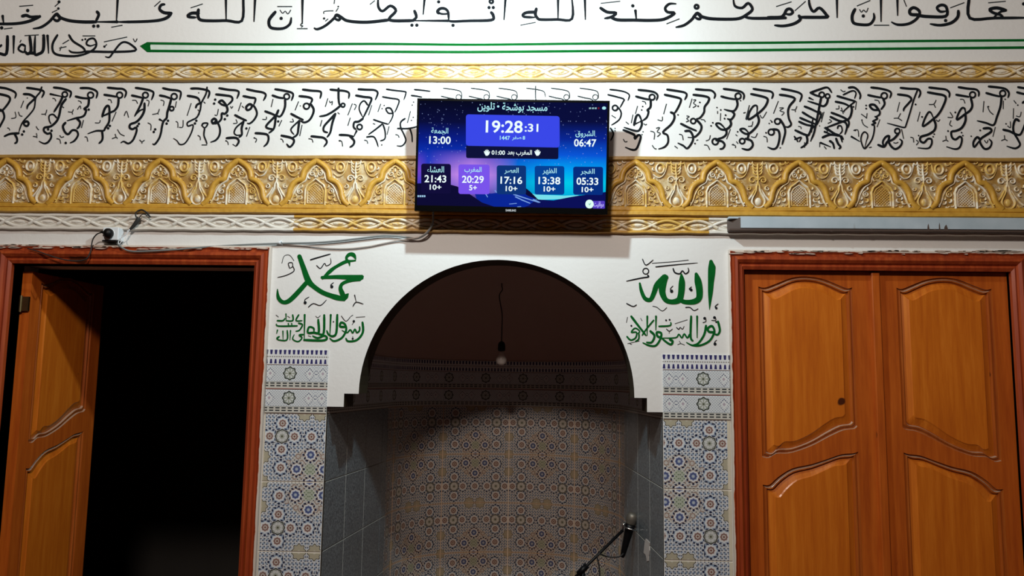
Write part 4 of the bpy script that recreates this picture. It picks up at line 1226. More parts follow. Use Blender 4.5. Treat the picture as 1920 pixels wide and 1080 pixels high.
def casing(parent, xo0, xo1, xi0, xi1, zo, zi):
    """moulded architrave; three members with mitred corners"""
    w = 1.0
    prof = [(0.0, 0.0), (0.0, -0.020), (0.10, -0.024), (0.20, -0.018), (0.30, -0.018), (0.36, -0.030), (0.52, -0.034), (0.66, -0.026), (0.72, -0.018), (0.84, -0.022), (1.0, -0.016), (1.0, 0.06)]
    for which in ('left', 'right', 'head'):
        V, F, uv = [], [], []
        for end in (0, 1):
            for t, y in prof:
                if which == 'head':
                    x = (xo0 + (xi0 - xo0) * t) if end == 0 else (xo1 + (xi1 - xo1) * t); z = zo + (zi - zo) * t
                else:
                    a, b = (xo0, xi0) if which == 'left' else (xo1, xi1)
                    x = a + (b - a) * t; z = 0.0 if end == 0 else zo + (zi - zo) * t
                V.append((x, y, z)); uv.append((t * 1.0, z))
        K = len(prof)
        for k in range(K - 1): F.append((k, k + 1, K + k + 1, K + k))
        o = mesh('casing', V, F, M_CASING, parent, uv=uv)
        bm = bmesh.new(); bm.from_mesh(o.data)
        bmesh.ops.recalc_face_normals(bm, faces=bm.faces)
        if sum(f.normal.y * f.calc_area() for f in bm.faces) > 0: bmesh.ops.reverse_faces(bm, faces=bm.faces)
        bm.to_mesh(o.data); bm.free()


def jamb(parent, xi0, xi1, zi):
    V, F = [], []
    box_vf((xi0 - 0.012, 0.001, 0), (xi0 - 0.0015, WT, zi), V, F); box_vf((xi1 + 0.0015, 0.001, 0), (xi1 + 0.012, WT, zi), V, F)
    box_vf((xi0 - 0.012, 0.001, zi + 0.0015), (xi1 + 0.012, WT, zi + 0.012), V, F)
    return mesh('jamb', V, F, M_STILE, parent)


def empty_struct(name):
    o = bpy.data.objects.new(name, None); o.empty_display_size = 0.1; COL.objects.link(o); o['kind'] = 'structure'; return o


door2 = empty_struct('door_2')
casing(door2, RX0, RX1, RI0, RI1, DT_O, DT_I)
jamb(door2, RI0, RI1, DT_I)
WL = 236.0
k = 1 + 0.035 / D
l1 = door_leaf(door2, 'door_leaf', 0, False, WL, 216, 0.035)
l1.location = (X(377), 0.014, EYE)
l2 = door_leaf(door2, 'door_leaf', 0, True, WL, 216, 0.035)
l2.location = (X(377 + 249), 0.014, EYE)
ast = bevel_box('meeting_bead', (X(612), -0.001, 0.015), (X(627), 0.0135, Z(214)), M_STILE, door2, 0.003)
V, F = [], []
mesh('meeting_rebate', *box_vf((X(612), 0.0136, 0.015), (X(628.5), 0.05, Z(214))), M_STILE, door2)

door1 = empty_struct('door_1')
casing(door1, LX0, LX1, LI0, LI1, DT_O, DT_I)
jamb(door1, LI0, LI1, DT_I)
l3 = door_leaf(door1, 'door_leaf', 0, False, WL, 204, 0)
l3.location = (X(-1001.5), 0.045, EYE)
l3.rotation_euler = (0, 0, math.radians(87))
# hinge: two knuckles and a plate
for zc_ in (140, -420):
    V, F = [], []
    tube([(X(-1017), 0.035, Z(zc_ - 16)), (X(-1017), 0.035, Z(zc_ + 16))], 0.006, V, F, 10)
    box_vf((X(-1016.5), 0.034, Z(zc_ - 14)), (X(-1001), 0.042, Z(zc_ + 14)), V, F)
    h = mesh('hinge', V, F, M_BRASS, door1)

def chips(parent, spans, seed):
    """flakes of old wall plaster smeared over the upper edge of a casing"""
    rnd = random.Random(seed); V, F = [], []
    for x0, x1, y, h, nmb in spans:
        for _ in range(nmb):
            cx = rnd.uniform(x0, x1); cy = y + rnd.gauss(0, h * 0.5); w = rnd.uniform(3, 17); hh = rnd.uniform(0.9, h)
            n0 = len(V); k = 9
            q = P(cx, cy, -0.026)
            for i in range(k):
                a = 2 * math.pi * i / k; r = rnd.uniform(0.6, 1.1)
                V.append((q.x + w * r * math.cos(a) * U, -0.0262, q.z + hh * r * math.sin(a) * U))
            for i in range(k): V.append((V[n0 + i][0], -0.0175, V[n0 + i][2]))
            F.append(tuple(range(n0, n0 + k))[::-1])
            for i in range(k): F.append((n0 + i, n0 + (i + 1) % k, n0 + k + (i + 1) % k, n0 + k + i))
    o = mesh('plaster_flakes', V, F, M_FLAKE, parent); o['kind'] = 'stuff'


M_FLAKE = plain('old_plaster', (0.60, 0.50, 0.42), 0.9, 0.1, var=0.25)
chips(door2, [(1368, 1920, 471, 1.8, 46), (1368, 1920, 475, 1.4, 16)], 3)
chips(door1, [(0, 240, 463.5, 1.8, 24), (250, 500, 466, 1.4, 16), (0, 130, 459, 1.2, 8)], 5)

# ------------------------------------------------------------------ metal channel over the right door
ch = thing('metal_channel', 'long blue-grey painted metal channel above the closed wooden door', 'metal channel', (X(620), -0.03, Z(300)))


def child(o, par):
    o.parent = par; o.matrix_parent_inverse = par.matrix_basis.inverted(); return o


CX0, CX1 = X(345), X(960)
child(bevel_box('front_plate', (X(366), -0.052, Z(291)), (CX1, -0.047, Z(313)), M_CHANNEL, None, 0.001, 1), ch)
child(bevel_box('top_plate', (CX0, -0.047, Z(309)), (CX1, -0.020, Z(313)), M_CHANNEL, None, 0.001, 1), ch)
child(bevel_box('bottom_lip', (CX0, -0.052, Z(286)), (CX1, -0.020, Z(290)), M_CHUNDER, None, 0.001, 1), ch)
V = [(X(345), -0.020, Z(290)), (X(345), -0.020, Z(309)), (X(366), -0.052, Z(290)), (X(366), -0.052, Z(311)), (X(349), -0.020, Z(290)), (X(349), -0.020, Z(309)), (X(369), -0.050, Z(290)), (X(369), -0.050, Z(311))]
child(mesh('end_plate', V, [(0, 2, 3, 1), (4, 5, 7, 6), (0, 1, 5, 4), (1, 3, 7, 5), (2, 6, 7, 3), (0, 4, 6, 2)], M_CHUNDER), ch)
for px_, w_, h_ in ((1741, 2.2, 15), (1762, 1.6, 17), (1774, 4.5, 13), (1753, 5, 5), (1634, 4, 6), (1559, 2, 4), (1815, 2, 5)):
    a = P(px_, 434, -0.053); 
    V = [(a.x - w_ * U, -0.0528, a.z), (a.x + w_ * U, -0.0528, a.z), (a.x + w_ * 0.6 * U, -0.0528, a.z + h_ * 0.6 * U), (a.x + w_ * 0.2 * U, -0.0528, a.z + h_ * U), (a.x - w_ * 0.5 * U, -0.0528, a.z + h_ * 0.7 * U)]
    child(mesh('drip_stain', V, [(0, 1, 2, 3, 4)], M_CHUNDER), ch)

# ------------------------------------------------------------------ television
TVB, TVT = -0.130, -0.172       # y of the front glass at bottom and top
tl, tr = P(783, 183, TVT), P(1144, 190, TVT)
bl, br = P(777, 396.5, TVB), P(1139, 401, TVB)
org = (bl + br) / 2
ax = ((tr - tl) + (br - bl)).normalized()
az = ((tl - bl) + (tr - br)); az = (az - ax * az.dot(ax)).normalized()
ay = az.cross(ax)                # towards the wall
TVW = ((tr - tl).length + (br - bl).length) / 2
TVH = ((tl - bl).length + (tr - br).length) / 2
tv = thing('television', 'wall-mounted black television showing blue prayer times screen above the arch', 'television', org)
tv.rotation_euler = Matrix((ax, ay, az)).transposed().to_euler()
tv.location = org
TVM = Matrix((ax, ay, az)).transposed().to_4x4(); TVM.translation = org
TVI = TVM.inverted()
hw = TVW / 2


def tv_loc(px, py):
    q = TVI @ on_plane(px, py, org, ay); return q.x, q.z


# frame
V, F = [], []
bz = 0.008; bzb = 0.021
box_vf((-hw, 0.0, 0), (hw, 0.028, bzb), V, F); box_vf((-hw, 0.0, TVH - bz), (hw, 0.028, TVH), V, F)
box_vf((-hw, 0.0, bzb), (-hw + bz, 0.028, TVH - bz), V, F); box_vf((hw - bz, 0.0, bzb), (hw, 0.028, TVH - bz), V, F)
mesh('bezel', V, F, M_BEZEL, tv)
bevel_box('back_housing', (-hw + 0.01, 0.028, 0.012), (hw - 0.01, 0.062, TVH - 0.03), M_BLACK, tv, 0.01)
bevel_box('wall_bracket', (-0.10, 0.062, 0.10), (0.10, 0.118, 0.30), M_BLACK, tv, 0.003)


def sky_screen():
    b = MB('prayer_times_picture', emit=True)
    u, v, _ = b.xyz('UV')
    sky = b.ramp(v, [(0.0, srgb(4, 8, 70)), (0.22, srgb(10, 60, 190)), (0.45, srgb(12, 55, 190)), (0.62, srgb(10, 30, 140)), (0.80, srgb(10, 14, 60)), (1.0, srgb(8, 10, 32))])
    bright = b.ramp(v, [(0.0, srgb(0, 150, 220)), (0.24, srgb(0, 215, 240)), (0.36, srgb(0, 170, 250)), (0.5, srgb(10, 90, 220)), (0.65, srgb(10, 40, 150)), (0.82, srgb(10, 14, 60))])
    c = b.mix(u.step(0.38, 0.72) * (1.15 - u * 0.35).clamp(), sky, bright)
    pink = (1.0 - ((u - 0.29).abs() / 0.24)).clamp() * (1.0 - ((v - 0.30).abs() / 0.24)).clamp()
    c = b.mix((pink * 1.3).clamp(), c, srgb(200, 140, 235))
    p2 = (1.0 - (u / 0.06)).clamp() * (1.0 - ((v - 0.33).abs() / 0.2)).clamp()
    c = b.mix(p2, c, srgb(120, 70, 200))
    n = b.nt.nodes.new('ShaderNodeTexVoronoi'); n.inputs['Scale'].default_value = 30
    mp = b.nt.nodes.new('ShaderNodeMapping'); mp.inputs['Scale'].default_value = (1.7, 1, 1)
    b.nt.links.new(b.coords('UV'), mp.inputs[0]); b.nt.links.new(mp.outputs[0], n.inputs['Vector'])
    st = E(b.nt, n.outputs[0]).lt(0.14) * v.gt(0.35) * b.noise(9, 2, 'UV').gt(0.40)
    c = b.mix(st * 0.45, c, srgb(150, 170, 230))
    b.color(c); return b.m


sx0, sx1, sz0, sz1 = -hw + bz, hw - bz, bzb, TVH - bz
scr = mesh('screen', [(sx0, 0.004, sz0), (sx1, 0.004, sz0), (sx1, 0.004, sz1), (sx0, 0.004, sz1)], [(0, 1, 2, 3)], sky_screen(), tv, uv=[(0, 0), (1, 0), (1, 1), (0, 1)])
scr['label'] = 'lit screen with prayer times over a night mountain picture'


def scr_poly(name, pts, mat, y, z=(760, 170, 4.32)):
    loc = [tv_loc(z[0] + a / z[2], z[1] + b / z[2]) for a, b in pts]
    loc = [(min(max(a, sx0), sx1), min(max(b, sz0), sz1)) for a, b in loc]
    tri = tessellate_polygon([[Vector((a, b, 0)) for a, b in loc]])
    F = []
    for t in tri:
        a, b, c = (loc[i] for i in t)
        ar = (b[0] - a[0]) * (c[1] - a[1]) - (c[0] - a[0]) * (b[1] - a[1]); F.append(tuple(t) if ar > 0 else tuple(t)[::-1])
    return mesh(name, [(a, y, b) for a, b in loc], F, mat, scr)


def e(n, r, g, b): return emis(n, srgb(r, g, b))


M_SHINE = e('screen_pale_cyan', 120, 225, 235)
M_MTA = e('screen_dark_mountain', 14, 12, 52); M_MTB = e('screen_blue_slope', 10, 38, 150); M_MTC = e('screen_navy_ridge', 12, 16, 88); M_SNOW = e('screen_snow', 120, 160, 225)
scr_poly('mountain_picture', [(1020, 830), (1050, 840), (1290, 850), (1400, 845), (1420, 870), (1060, 885)], M_SHINE, 0.0036)
scr_poly('mountain_picture', [(560, 830), (700, 832), (780, 820), (900, 760), (960, 780), (1060, 880), (1110, 900), (1110, 960), (600, 960)], M_MTB, 0.0034)
scr_poly('mountain_picture', [(1060, 880), (1200, 888), (1300, 868), (1400, 850), (1500, 838), (1660, 820), (1660, 965), (960, 965), (1000, 930)], M_MTC, 0.0032)
scr_poly('mountain_picture', [(90, 750), (230, 745), (370, 762), (420, 775), (480, 810), (540, 850), (620, 905), (720, 940), (90, 940)], M_MTA, 0.0031)
scr_poly('mountain_picture', [(770, 830), (830, 730), (858, 668), (900, 720), (960, 775), (1010, 815), (1080, 885), (990, 850), (930, 800), (880, 835)], M_MTA, 0.0030)
for a, b_, c_, d_ in ((870, 838, 1080, 905), (885, 858, 990, 905), (640, 832, 665, 862), (930, 880, 1010, 912), (1030, 880, 1090, 905), (720, 808, 740, 826)):
    scr_poly('snow_streak', [(a, b_), (a + 10, b_ - 3), (c_ + 4, d_ - 3), (c_, d_ + 3), (a + 8, b_ + 7)], M_SNOW, 0.0028)
for a, b_ in ((870, 912), (905, 938), (840, 915)): scr_poly('snow_streak', [(a, b_), (a + 30, b_ - 3), (a + 34, b_ + 3), (a + 2, b_ + 5)], M_SNOW, 0.0028)


def card(x0, y0, x1, y1, mat, r=18, y=0.0024, sk=0.0):
    pts = []
    for cx, cy, a0 in ((x1 - r, y0 + r, -90), (x1 - r, y1 - r, 0), (x0 + r, y1 - r, 90), (x0 + r, y0 + r, 180)):
        for i in range(5):
            a = math.radians(a0 + 22.5 * i); pts.append((cx + r * math.cos(a), cy + r * math.sin(a) + sk * (cx - x0)))
    return scr_poly('screen_card', pts, mat, y)


card(490, 190, 1250, 445, e('screen_royal_blue', 58, 72, 232), 22, sk=0.02)
card(492, 440, 1240, 545, e('screen_dark_strip', 14, 18, 58), 14, 0.0026, sk=0.012)
card(128, 590, 368, 830, e('screen_card_night', 18, 14, 58), sk=0.01)
card(430, 596, 682, 836, e('screen_card_purple', 122, 84, 235), sk=0.01)
card(740, 604, 978, 838, e('screen_card_teal', 14, 52, 120), sk=0.01)
card(1048, 608, 1288, 840, e('screen_card_blue', 6, 66, 150), sk=0.01)
card(1360, 614, 1602, 842, e('screen_card_navy', 6, 46, 128), sk=0.01)
M_TXT = e('screen_white_text', 238, 255, 255); M_TXC = e('screen_cyan_text', 175, 238, 245)

# Arabic letters -> joined presentation forms, laid out left to right
AF = dict(zip('ابةتجحدرسشصظعغفقلمنهوي', (0xFE8D, 0xFE8F, 0xFE93, 0xFE95, 0xFE9D, 0xFEA1, 0xFEA9, 0xFEAD, 0xFEB1, 0xFEB5, 0xFEB9, 0xFEC5, 0xFEC9, 0xFECD, 0xFED1, 0xFED5, 0xFEDD, 0xFEE1, 0xFEE5, 0xFEE9, 0xFEED, 0xFEF1)))
RIGHT_ONLY = set('اةدرو')


def arabic(s):
    out = []
    for i, c in enumerate(s):
        if c not in AF:
            out.append('\uFE80' if c == 'ء' else c); continue
        pv = i > 0 and s[i - 1] in AF and s[i - 1] not in RIGHT_ONLY
        nx = i + 1 < len(s) and s[i + 1] in AF and c not in RIGHT_ONLY
        out.append(chr(AF[c] + (3 if pv and nx else 2 if nx else 1 if pv else 0)))
    return ''.join(out[::-1])


def text_mesh(body, bold=0.0):
    cu = bpy.data.curves.new('t', 'FONT'); cu.body = body; cu.offset = bold; cu.resolution_u = 3
    o = bpy.data.objects.new('t', cu); COL.objects.link(o)
    dg = bpy.context.evaluated_depsgraph_get(); me = bpy.data.meshes.new_from_object(o.evaluated_get(dg))
    bpy.data.objects.remove(o); bpy.data.curves.remove(cu)
    return me


def scr_text(body, x0, x1, y0, y1, mat, bold=0.02, ar=False, y=0.0016, parent=None, name='screen_text'):
    me = text_mesh(arabic(body) if ar else body, bold)
    xs = [v.co.x for v in me.vertices]; ys = [v.co.y for v in me.vertices]
    if not xs: return None
    a0, a1, b0, b1 = min(xs), max(xs), min(ys), max(ys)
    z = (760, 170, 4.32)
    p0 = tv_loc(z[0] + x0 / z[2], z[1] + y1 / z[2]); p1 = tv_loc(z[0] + x1 / z[2], z[1] + y0 / z[2])
    for v in me.vertices:
        tx = (v.co.x - a0) / (a1 - a0); tz = (v.co.y - b0) / (b1 - b0)
        v.co = (p0[0] + (p1[0] - p0[0]) * tx, y, p0[1] + (p1[1] - p0[1]) * tz)
    me.materials.clear(); me.materials.append(mat)
    o = bpy.data.objects.new(name, me); link(o, parent or scr)
    return o


scr_text('مسجد بوشحة', 783, 1152, 100, 178, M_TXC, 0.014, True)
scr_text('تلوين', 583, 726, 92, 170, M_TXC, 0.014, True)
scr_text('•', 742, 762, 118, 136, M_TXC)
scr_text('19:28', 650, 952, 243, 340, M_TXT, 0.018)
scr_text(':31', 966, 1078, 268, 332, M_TXT, 0.018)
scr_text('1447', 765, 848, 366, 398, M_TXC, 0.02); scr_text('صفر', 864, 940, 366, 402, M_TXC, 0.010, True); scr_text('8', 950, 970, 366, 396, M_TXC, 0.03)
scr_text('01:00', 698, 808, 484, 518, M_TXT, 0.018); scr_text('المغرب بعد', 826, 1026, 480, 528, M_TXT, 0.014, True)
scr_text('الجمعة', 208, 348, 300, 356, M_TXC, 0.010, True); scr_text('13:00', 192, 368, 370, 430, M_TXT, 0.018)
scr_text('الشروق', 1378, 1536, 322, 380, M_TXC, 0.010, True); scr_text('06:47', 1366, 1548, 392, 452, M_TXT, 0.018)
for nm, t, pl, cx, dy in (('العشاء', '21:43', '10+', 244, 0), ('المغرب', '20:29', '5+', 548, 5), ('العصر', '17:16', '10+', 860, 12), ('الظهر', '13:38', '10+', 1168, 15), ('الفجر', '05:33', '10+', 1476, 20)):
    hw_ = 70 if len(nm) > 5 else 58
    scr_text(nm, cx - hw_, cx + hw_, 612 + dy, 664 + dy, M_TXC, 0.010, True)
    scr_text(t, cx - 90, cx + 88, 685 + dy, 742 + dy, M_TXT, 0.018)
    w_ = 48 if len(pl) > 2 else 32
    scr_text(pl, cx - w_, cx + w_, 760 + dy, 802 + dy, M_TXT, 0.02)
# little hands either side of the countdown
for cx in (660, 1070):
    pts = [(-18, 4), (-22, -12), (-17, -14), (-12, -4), (-12, -22), (-6, -22), (-4, -6), (-2, -26), (4, -26), (5, -6), (8, -22), (14, -21), (13, -2), (20, -12), (24, -8), (16, 14), (6, 24), (-8, 24)]
    scr_poly('hand_icon', [(cx + a * 1.1, 502 + b) for a, b in pts], M_TXT, 0.0018)
# small status marks, corner caption and app badge
M_GREY = e('screen_grey_mark', 150, 190, 195)
for a in (1488, 1512, 1534): scr_poly('status_mark', [(a, 136), (a + 16, 134), (a + 16, 148), (a, 148)], M_GREY, 0.0018)
scr_poly('status_mark', [(1560, 134), (1572, 134), (1572, 148), (1560, 148)], e('screen_red_mark', 130, 20, 30), 0.0018)
scr_poly('status_mark', [(1594 + 17 * math.cos(a * math.pi / 5) + 16, 140 + 13 * math.sin(a * math.pi / 5)) for a in range(10)], M_TXC, 0.0018)
for a in (98, 115, 132, 149): scr_poly('caption_mark', [(a, 846), (a + 13, 846), (a + 13, 862), (a, 862)], e('screen_pale_mark', 150, 190, 220), 0.0018)
scr_poly('app_badge', [(1520, 892), (1612, 892), (1616, 900), (1616, 950), (1610, 956), (1520, 956)], e('screen_violet_badge', 84, 60, 190), 0.0024)
scr_text('مواقيت', 1526, 1608, 898, 950, e('screen_lilac_text', 190, 180, 250), 0.02, True)
scr_poly('app_badge', [(1492 + 34 * math.cos(a * math.pi / 10), 918 + 36 * math.sin(a * math.pi / 10)) for a in range(20)], e('screen_badge_disc', 225, 255, 245), 0.0020)
scr_poly('app_badge', [(1484, 908), (1492, 918), (1502, 906), (1504, 914), (1494, 930), (1486, 922)], e('screen_badge_mark', 130, 200, 180), 0.0016)
# maker's name on the lower frame
b = MB('silver_lettering', 0.4); b.color((0.45, 0.45, 0.47))
scr_text('SAMSUNG', 812, 896, 962, 978, b.m, 0.02, y=-0.0006, parent=tv, name='maker_lettering')

# ------------------------------------------------------------------ cables and socket
def px_path(pts, y, n=4):
    out = []
    for p in catmull([(a[0], a[1], a[2] if len(a) > 2 else y) for a in pts], n): out.append(P(p[0], p[1], p[2]))
    return out


cab = tag(tube_obj('television_cable', px_path([(812, 398, -0.06), (812, 415, -0.045), (807, 428, -0.035), (797, 440, -0.03), (782, 447, -0.018), (768, 446, -0.012), (745, 443, -0.010), (720, 442, -0.010), (690, 445, -0.010), (640, 451, -0.010), (590, 455, -0.010), (527, 456.5, -0.010),
      (480, 458, -0.012), (420, 461, -0.014), (370, 464.5, -0.026), (330, 468, -0.036), (280, 471, -0.040), (245, 471, -0.040), (228, 464, -0.040), (220, 456, -0.03), (212, 451, -0.02)], -0.01), 0.0036, M_GREYCABLE), 'dark grey cable running from the television to the wall socket box', 'cable')
c2 = tag(tube_obj('sagging_cable', px_path([(809, 420, -0.03), (803, 432, -0.026), (790, 443, -0.022), (775, 447, -0.02), (750, 450, -0.008), (720, 456, -0.006), (690, 462, -0.006), (650, 466, -0.006), (610, 465, -0.006), (575, 461, -0.006), (530, 458.5, -0.006)], -0.006), 0.0026, M_PALECABLE),
         'pale brown cable sagging below the dark grey television cable', 'cable')
clip = tag(bevel_box('cable_clip', (0, 0, 0), (1, 1, 1), M_WHITEPL, None, 0.0001), 'small white cable clip nailed beside the left door frame corner', 'cable clip')
q = P(527, 456)
clip.data.clear_geometry()
V, F = [], []
for i in range(9):
    a = math.pi * i / 8
    for r in (0.004, 0.0062):
        for yy in (0.004, -0.004): V.append((yy * 1.0, -0.010 - r * math.sin(a), r * math.cos(a)))
for i in range(8):
    a = i * 4; b_ = a + 4
    F += [(a, b_, b_ + 1, a + 1), (a + 2, a + 3, b_ + 3, b_ + 2), (a, a + 2, b_ + 2, b_), (a + 1, b_ + 1, b_ + 3, a + 3)]
F += [(0, 1, 3, 2), (32, 34, 35, 33)]
V2, F2 = [], []
box_vf((-0.004, -0.010, 0.004), (0.004, 0.0, 0.0062), V2, F2); box_vf((-0.004, -0.010, -0.0062), (0.004, 0.0, -0.004), V2, F2)
tube([(0, -0.012, 0.0075), (0, 0.0, 0.0075)], 0.0016, V2, F2, 6)
nn = len(V); V += V2; F += [tuple(nn + i for i in f) for f in F2]
clip.data.from_pydata(V, [], F); clip.data.update(); clip.location = (q.x, 0, q.z)

# socket box
sb = P(207, 438, -0.045)
box = thing('socket_box', 'white surface socket box above the open doorway', 'socket', (sb.x, 0, sb.z))
a = P(193, 426, -0.045); c = P(221, 450.5, -0.045)
hx, hz = (c.x - a.x) / 2, (a.z - c.z) / 2
bevel_box('housing', (-hx, -0.045, -hz), (hx, 0.0, hz), M_WHITEPL, box, 0.003)
V, F = [], []
for k in range(20):
    t = 2 * math.pi * k / 20
    for r, yy in ((0.021, -0.0465), (0.0185, -0.0475), (0.0175, -0.0455)): V.append((-0.004 + r * math.cos(t), yy, 0.0 + r * math.sin(t)))
for k in range(20):
    j = (k + 1) % 20
    for m_ in (0, 1): F.append((k * 3 + m_, j * 3 + m_, j * 3 + m_ + 1, k * 3 + m_ + 1))
mesh('socket_rim', V, F, M_WHITEPL, box)
bevel_box('dark_underside', (-hx, -0.046, -hz - 0.005), (hx - 0.006, 0.0, -hz - 0.0005), M_BLACK, box, 0.001)  # black strip below the housing, standing for its dark underside

# plug and its lead
pp = P(201, 437, -0.06)
plug = thing('power_plug', 'black plug pushed into the white socket box', 'plug', pp)
V, F = [], []
R2 = [(0.004, 0.0), (0.004, 0.014), (0.003, 0.018), (0.0, 0.019)]
pr = [(0.0190, 0.012), (0.0195, 0.004), (0.018, -0.006), (0.012, -0.013), (0.0, -0.015)]
for k in range(14):
    t = 2 * math.pi * k / 14
    for r, yy in pr: V.append((r * math.cos(t) * 0.88 + 0.003, yy, r * math.sin(t)))
K = len(pr)
for k in range(14):
    j = (k + 1) % 14
    for m_ in range(K - 1): F.append((k * K + m_, j * K + m_, j * K + m_ + 1, k * K + m_ + 1))
mesh('plug_body', V, F, M_BLACK, plug, smooth=True)
tube_obj('strain_relief', [(-0.010, 0, 0.002), (-0.020, 0.0, 0.004), (-0.027, 0.002, 0.004)], 0.005, M_BLACK, plug, 8, radii=[0.007, 0.005, 0.003])
tag(tube_obj('plug_lead', px_path([(190, 436, -0.058), (182, 439, -0.05), (175, 447, -0.045), (172, 457, -0.045), (170.5, 468, -0.046), (167.5, 477, -0.047), (162, 485, -0.047), (150, 489, -0.046), (134, 489, -0.046), (112, 485, -0.046), (90, 478, -0.046), (70, 471, -0.044), (52, 466, -0.040)], -0.05), 0.0024, M_RUBBER),
    'thin black lead hanging from the plug over the door casing', 'cable')
# taped wire bundle
wb = thing('wire_bundle', 'black taped bundle of wires poking out of the white plaster band', 'wires', P(258, 418, -0.03))


def wc(o): return child(o, wb)


wc(tube_obj('tape_wrap', px_path([(243, 431), (250, 424), (257, 415), (261, 408)], -0.028), 0.006, M_RUBBER, None, 8, radii=[0.002, 0.0045, 0.005, 0.006, 0.0065, 0.007, 0.0075, 0.008, 0.008, 0.008, 0.008, 0.007, 0.006][:13]))
wc(tube_obj('wire', px_path([(261, 409), (255, 406), (254, 400), (259, 395), (266, 393), (272, 396), (277, 402), (283, 407)], -0.028), 0.0024, M_RUBBER, None, 7))
wc(tube_obj('wire', px_path([(261, 409), (265, 403), (271, 402), (276, 405)], -0.030), 0.0018, M_RUBBER, None, 7))
wc(tube_obj('wire', px_path([(272, 396), (277, 400), (281, 407)], -0.033), 0.003, M_RUBBER, None, 7))
o = wc(tube_obj('wire', px_path([(243, 430), (238, 438), (232, 443), (225, 447), (222, 452), (223, 458), (228, 452), (226, 446)], -0.035), 0.0017, M_WHITEPL, None, 7)); o['label'] = 'thin white wire'
o = wc(tube_obj('wire', px_path([(240, 432), (236, 441), (236, 447), (239, 450)], -0.033), 0.0015, M_WHITEPL, None, 7)); o['label'] = 'thin white wire'

# ------------------------------------------------------------------ hanging bulb
yb = 0.78
top = P(943, 541, yb); bot = P(940, 672, yb)
lampo = thing('hanging_bulb', 'unlit bulb hanging on a crooked black cord inside the arch', 'light bulb', (top.x, yb, top.z))


def lc(o): return child(o, lampo)


# find where the vault is above the cord
lc(tube_obj('cord', px_path([(941, 500, yb), (941, 535, yb), (942, 543, yb), (936.5, 553, yb), (938, 568, yb), (941.5, 590, yb), (941, 620, yb), (940.5, 640, yb)], yb), 0.0026, M_RUBBER, None, 7))


def lathe(prof, seg=20):
    V, F = [], []
    for r, z in prof:
        for k in range(seg):
            t = 2 * math.pi * k / seg; V.append((r * math.cos(t), r * math.sin(t), z))
    for i in range(len(prof) - 1):
        for k in range(seg):
            j = (k + 1) % seg; F.append((i * seg + k, i * seg + j, (i + 1) * seg + j, (i + 1) * seg + k))
    F.append(tuple(range(seg))[::-1]); F.append(tuple(range((len(prof) - 1) * seg, len(prof) * seg)))
    return V, F


sk = P(940.5, 650, yb)
V, F = lathe([(0.004, 0.026), (0.013, 0.020), (0.017, 0.010), (0.018, -0.014), (0.016, -0.020)])
o = mesh('lamp_holder', V, F, M_BLACK, None, smooth=True); o.location = sk; child(o, lampo)
V, F = lathe([(0.012, 0.034), (0.013, 0.022), (0.018, 0.012), (0.024, 0.0), (0.0255, -0.010), (0.022, -0.022), (0.012, -0.030), (0.001, -0.032)][::-1])
o = mesh('glass_bulb', V, F, M_GLASS, None, smooth=True); o.location = bot + Vector((0, 0, 0.0)); child(o, lampo)

# ------------------------------------------------------------------ microphone on its stand
ym = 0.55
mtop = P(1186, 968, ym); mbot = P(1168, 1040, ym + 0.02)
mic = thing('microphone', 'black microphone with grey grille clipped on stand at right of niche', 'microphone', mtop)
d = (mbot - mtop).normalized()


def along(prof, p0, d, seg=14):
    V, F = [], []
    a = d.cross(Vector((0, 1, 0))).normalized(); c = d.cross(a)
    for r, t in prof:
        for k in range(seg):
            w = 2 * math.pi * k / seg; V.append(tuple(p0 + d * t + (a * math.cos(w) + c * math.sin(w)) * r))
    for i in range(len(prof) - 1):
        for k in range(seg):
            j = (k + 1) % seg; F.append((i * seg + k, i * seg + j, (i + 1) * seg + j, (i + 1) * seg + k))
    F.append(tuple(range(seg))[::-1]); F.append(tuple(range((len(prof) - 1) * seg, len(prof) * seg)))
    return V, F


o = mesh('grille', *along([(0.008, -0.016), (0.019, -0.012), (0.0245, -0.002), (0.0255, 0.010), (0.0225, 0.030), (0.018, 0.036)], mtop, d), M_GRILLE, None, smooth=True); child(o, mic)
o = mesh('body', *along([(0.021, 0.036), (0.020, 0.055), (0.016, 0.10), (0.0125, 0.155), (0.010, 0.175), (0.007, 0.182)], mtop, d), M_BLACK, None, smooth=True); child(o, mic)

st = thing('microphone_stand', 'black boom microphone stand leaning towards the right side of the niche', 'microphone stand', (0, 0, 0))
jx = P(1093, 1068, ym - 0.02)
tipb = P(1168, 994, ym)
st.location = (jx.x - 0.02, ym - 0.02, 0)


def sc_(o): return child(o, st)


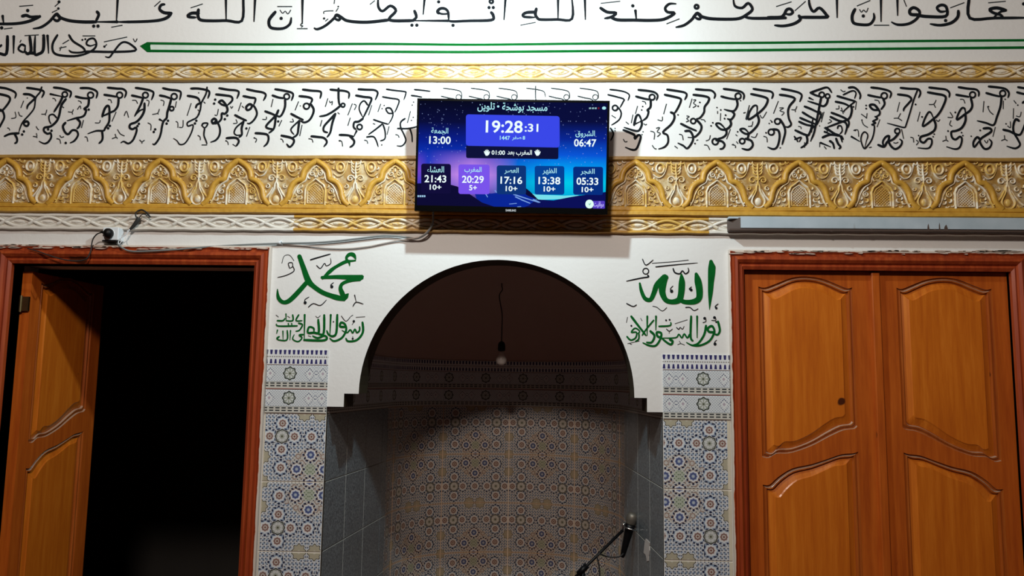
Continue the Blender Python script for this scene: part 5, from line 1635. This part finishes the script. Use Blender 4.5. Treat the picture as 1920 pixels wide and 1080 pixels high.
sc_(tube_obj('boom', [tipb, jx, jx + (jx - tipb) * 0.6], 0.0065, M_BLACK, None, 10))
sc_(tube_obj('clutch', [jx + (tipb - jx) * 0.10, jx - (tipb - jx) * 0.12], 0.013, M_BLACK, None, 10))
sc_(tube_obj('pole', [(jx.x, ym - 0.02, 0.10), (jx.x, ym - 0.02, jx.z)], 0.009, M_BLACK, None, 10))
for k in range(3):
    t = 2 * math.pi * k / 3 + 0.4
    sc_(tube_obj('leg', [(jx.x, ym - 0.02, 0.16), (jx.x + 0.24 * math.cos(t), ym - 0.02 + 0.24 * math.sin(t), 0.012)], 0.008, M_BLACK, None, 8))
# clip: bright ring round the microphone plus its arm
rc = P(1182, 989, ym)
pts = []
a_ = d.cross(Vector((0, 1, 0))).normalized(); c_ = d.cross(a_)
for k in range(21):
    w = 2 * math.pi * k / 20; pts.append(rc + (a_ * math.cos(w) + c_ * math.sin(w)) * 0.029)
o = sc_(tube_obj('clip_ring', pts, 0.0034, M_STEEL, None, 8)); o['label'] = 'bright metal ring'
o = sc_(tube_obj('clip_arm', [P(1172, 981, ym - 0.01), P(1168, 984, ym - 0.01), P(1167, 996, ym)], 0.0045, M_STEEL, None, 8)); o['label'] = 'bright metal arm'
tag(tube_obj('microphone_cable', px_path([(1169, 1036, ym + 0.02), (1167, 1040, ym), (1160, 1044, ym), (1148, 1045, ym), (1136, 1043, ym), (1124, 1039, ym - 0.03), (1120, 1045, ym - 0.03), (1122, 1056, ym - 0.03), (1124, 1068, ym - 0.03), (1124, 1090, ym - 0.03), (1118, 1140, ym - 0.03), (1112, 1300, ym - 0.03), (1108, 1500, ym - 0.03)], ym), 0.0034, M_RUBBER),
    'black microphone cable looping over the stand', 'cable')

# torn paper on the right side wall of the niche
pa, pb = Vector((X(227), 6 * U, 0)), Vector((X(199), 420 * U, 0))
dirv = (pb - pa).normalized(); nn_ = Vector((-dirv.y, dirv.x, 0))
p0 = pa + nn_ * 0.008
pts = [(1085, 540), (1112, 562), (1142, 600), (1136, 650), (1142, 710), (1128, 790), (1125, 860), (1100, 868), (1090, 800), (1080, 770), (1054, 745), (1062, 650), (1070, 590)]
w1 = [on_plane(1070 + a / 7.716, 940 + b / 7.716, p0, nn_) for a, b in pts]
V = [tuple(v) for v in w1] + [tuple(v - nn_ * 0.0015) for v in w1]
N = len(w1)
F = [tuple(range(N)), tuple(range(2 * N - 1, N - 1, -1))] + [(i, N + i, N + (i + 1) % N, (i + 1) % N) for i in range(N)]
tag(mesh('paper_scrap', V, F, M_PAPER), 'torn white paper scrap stuck on the grey tiles right of the microphone', 'paper')
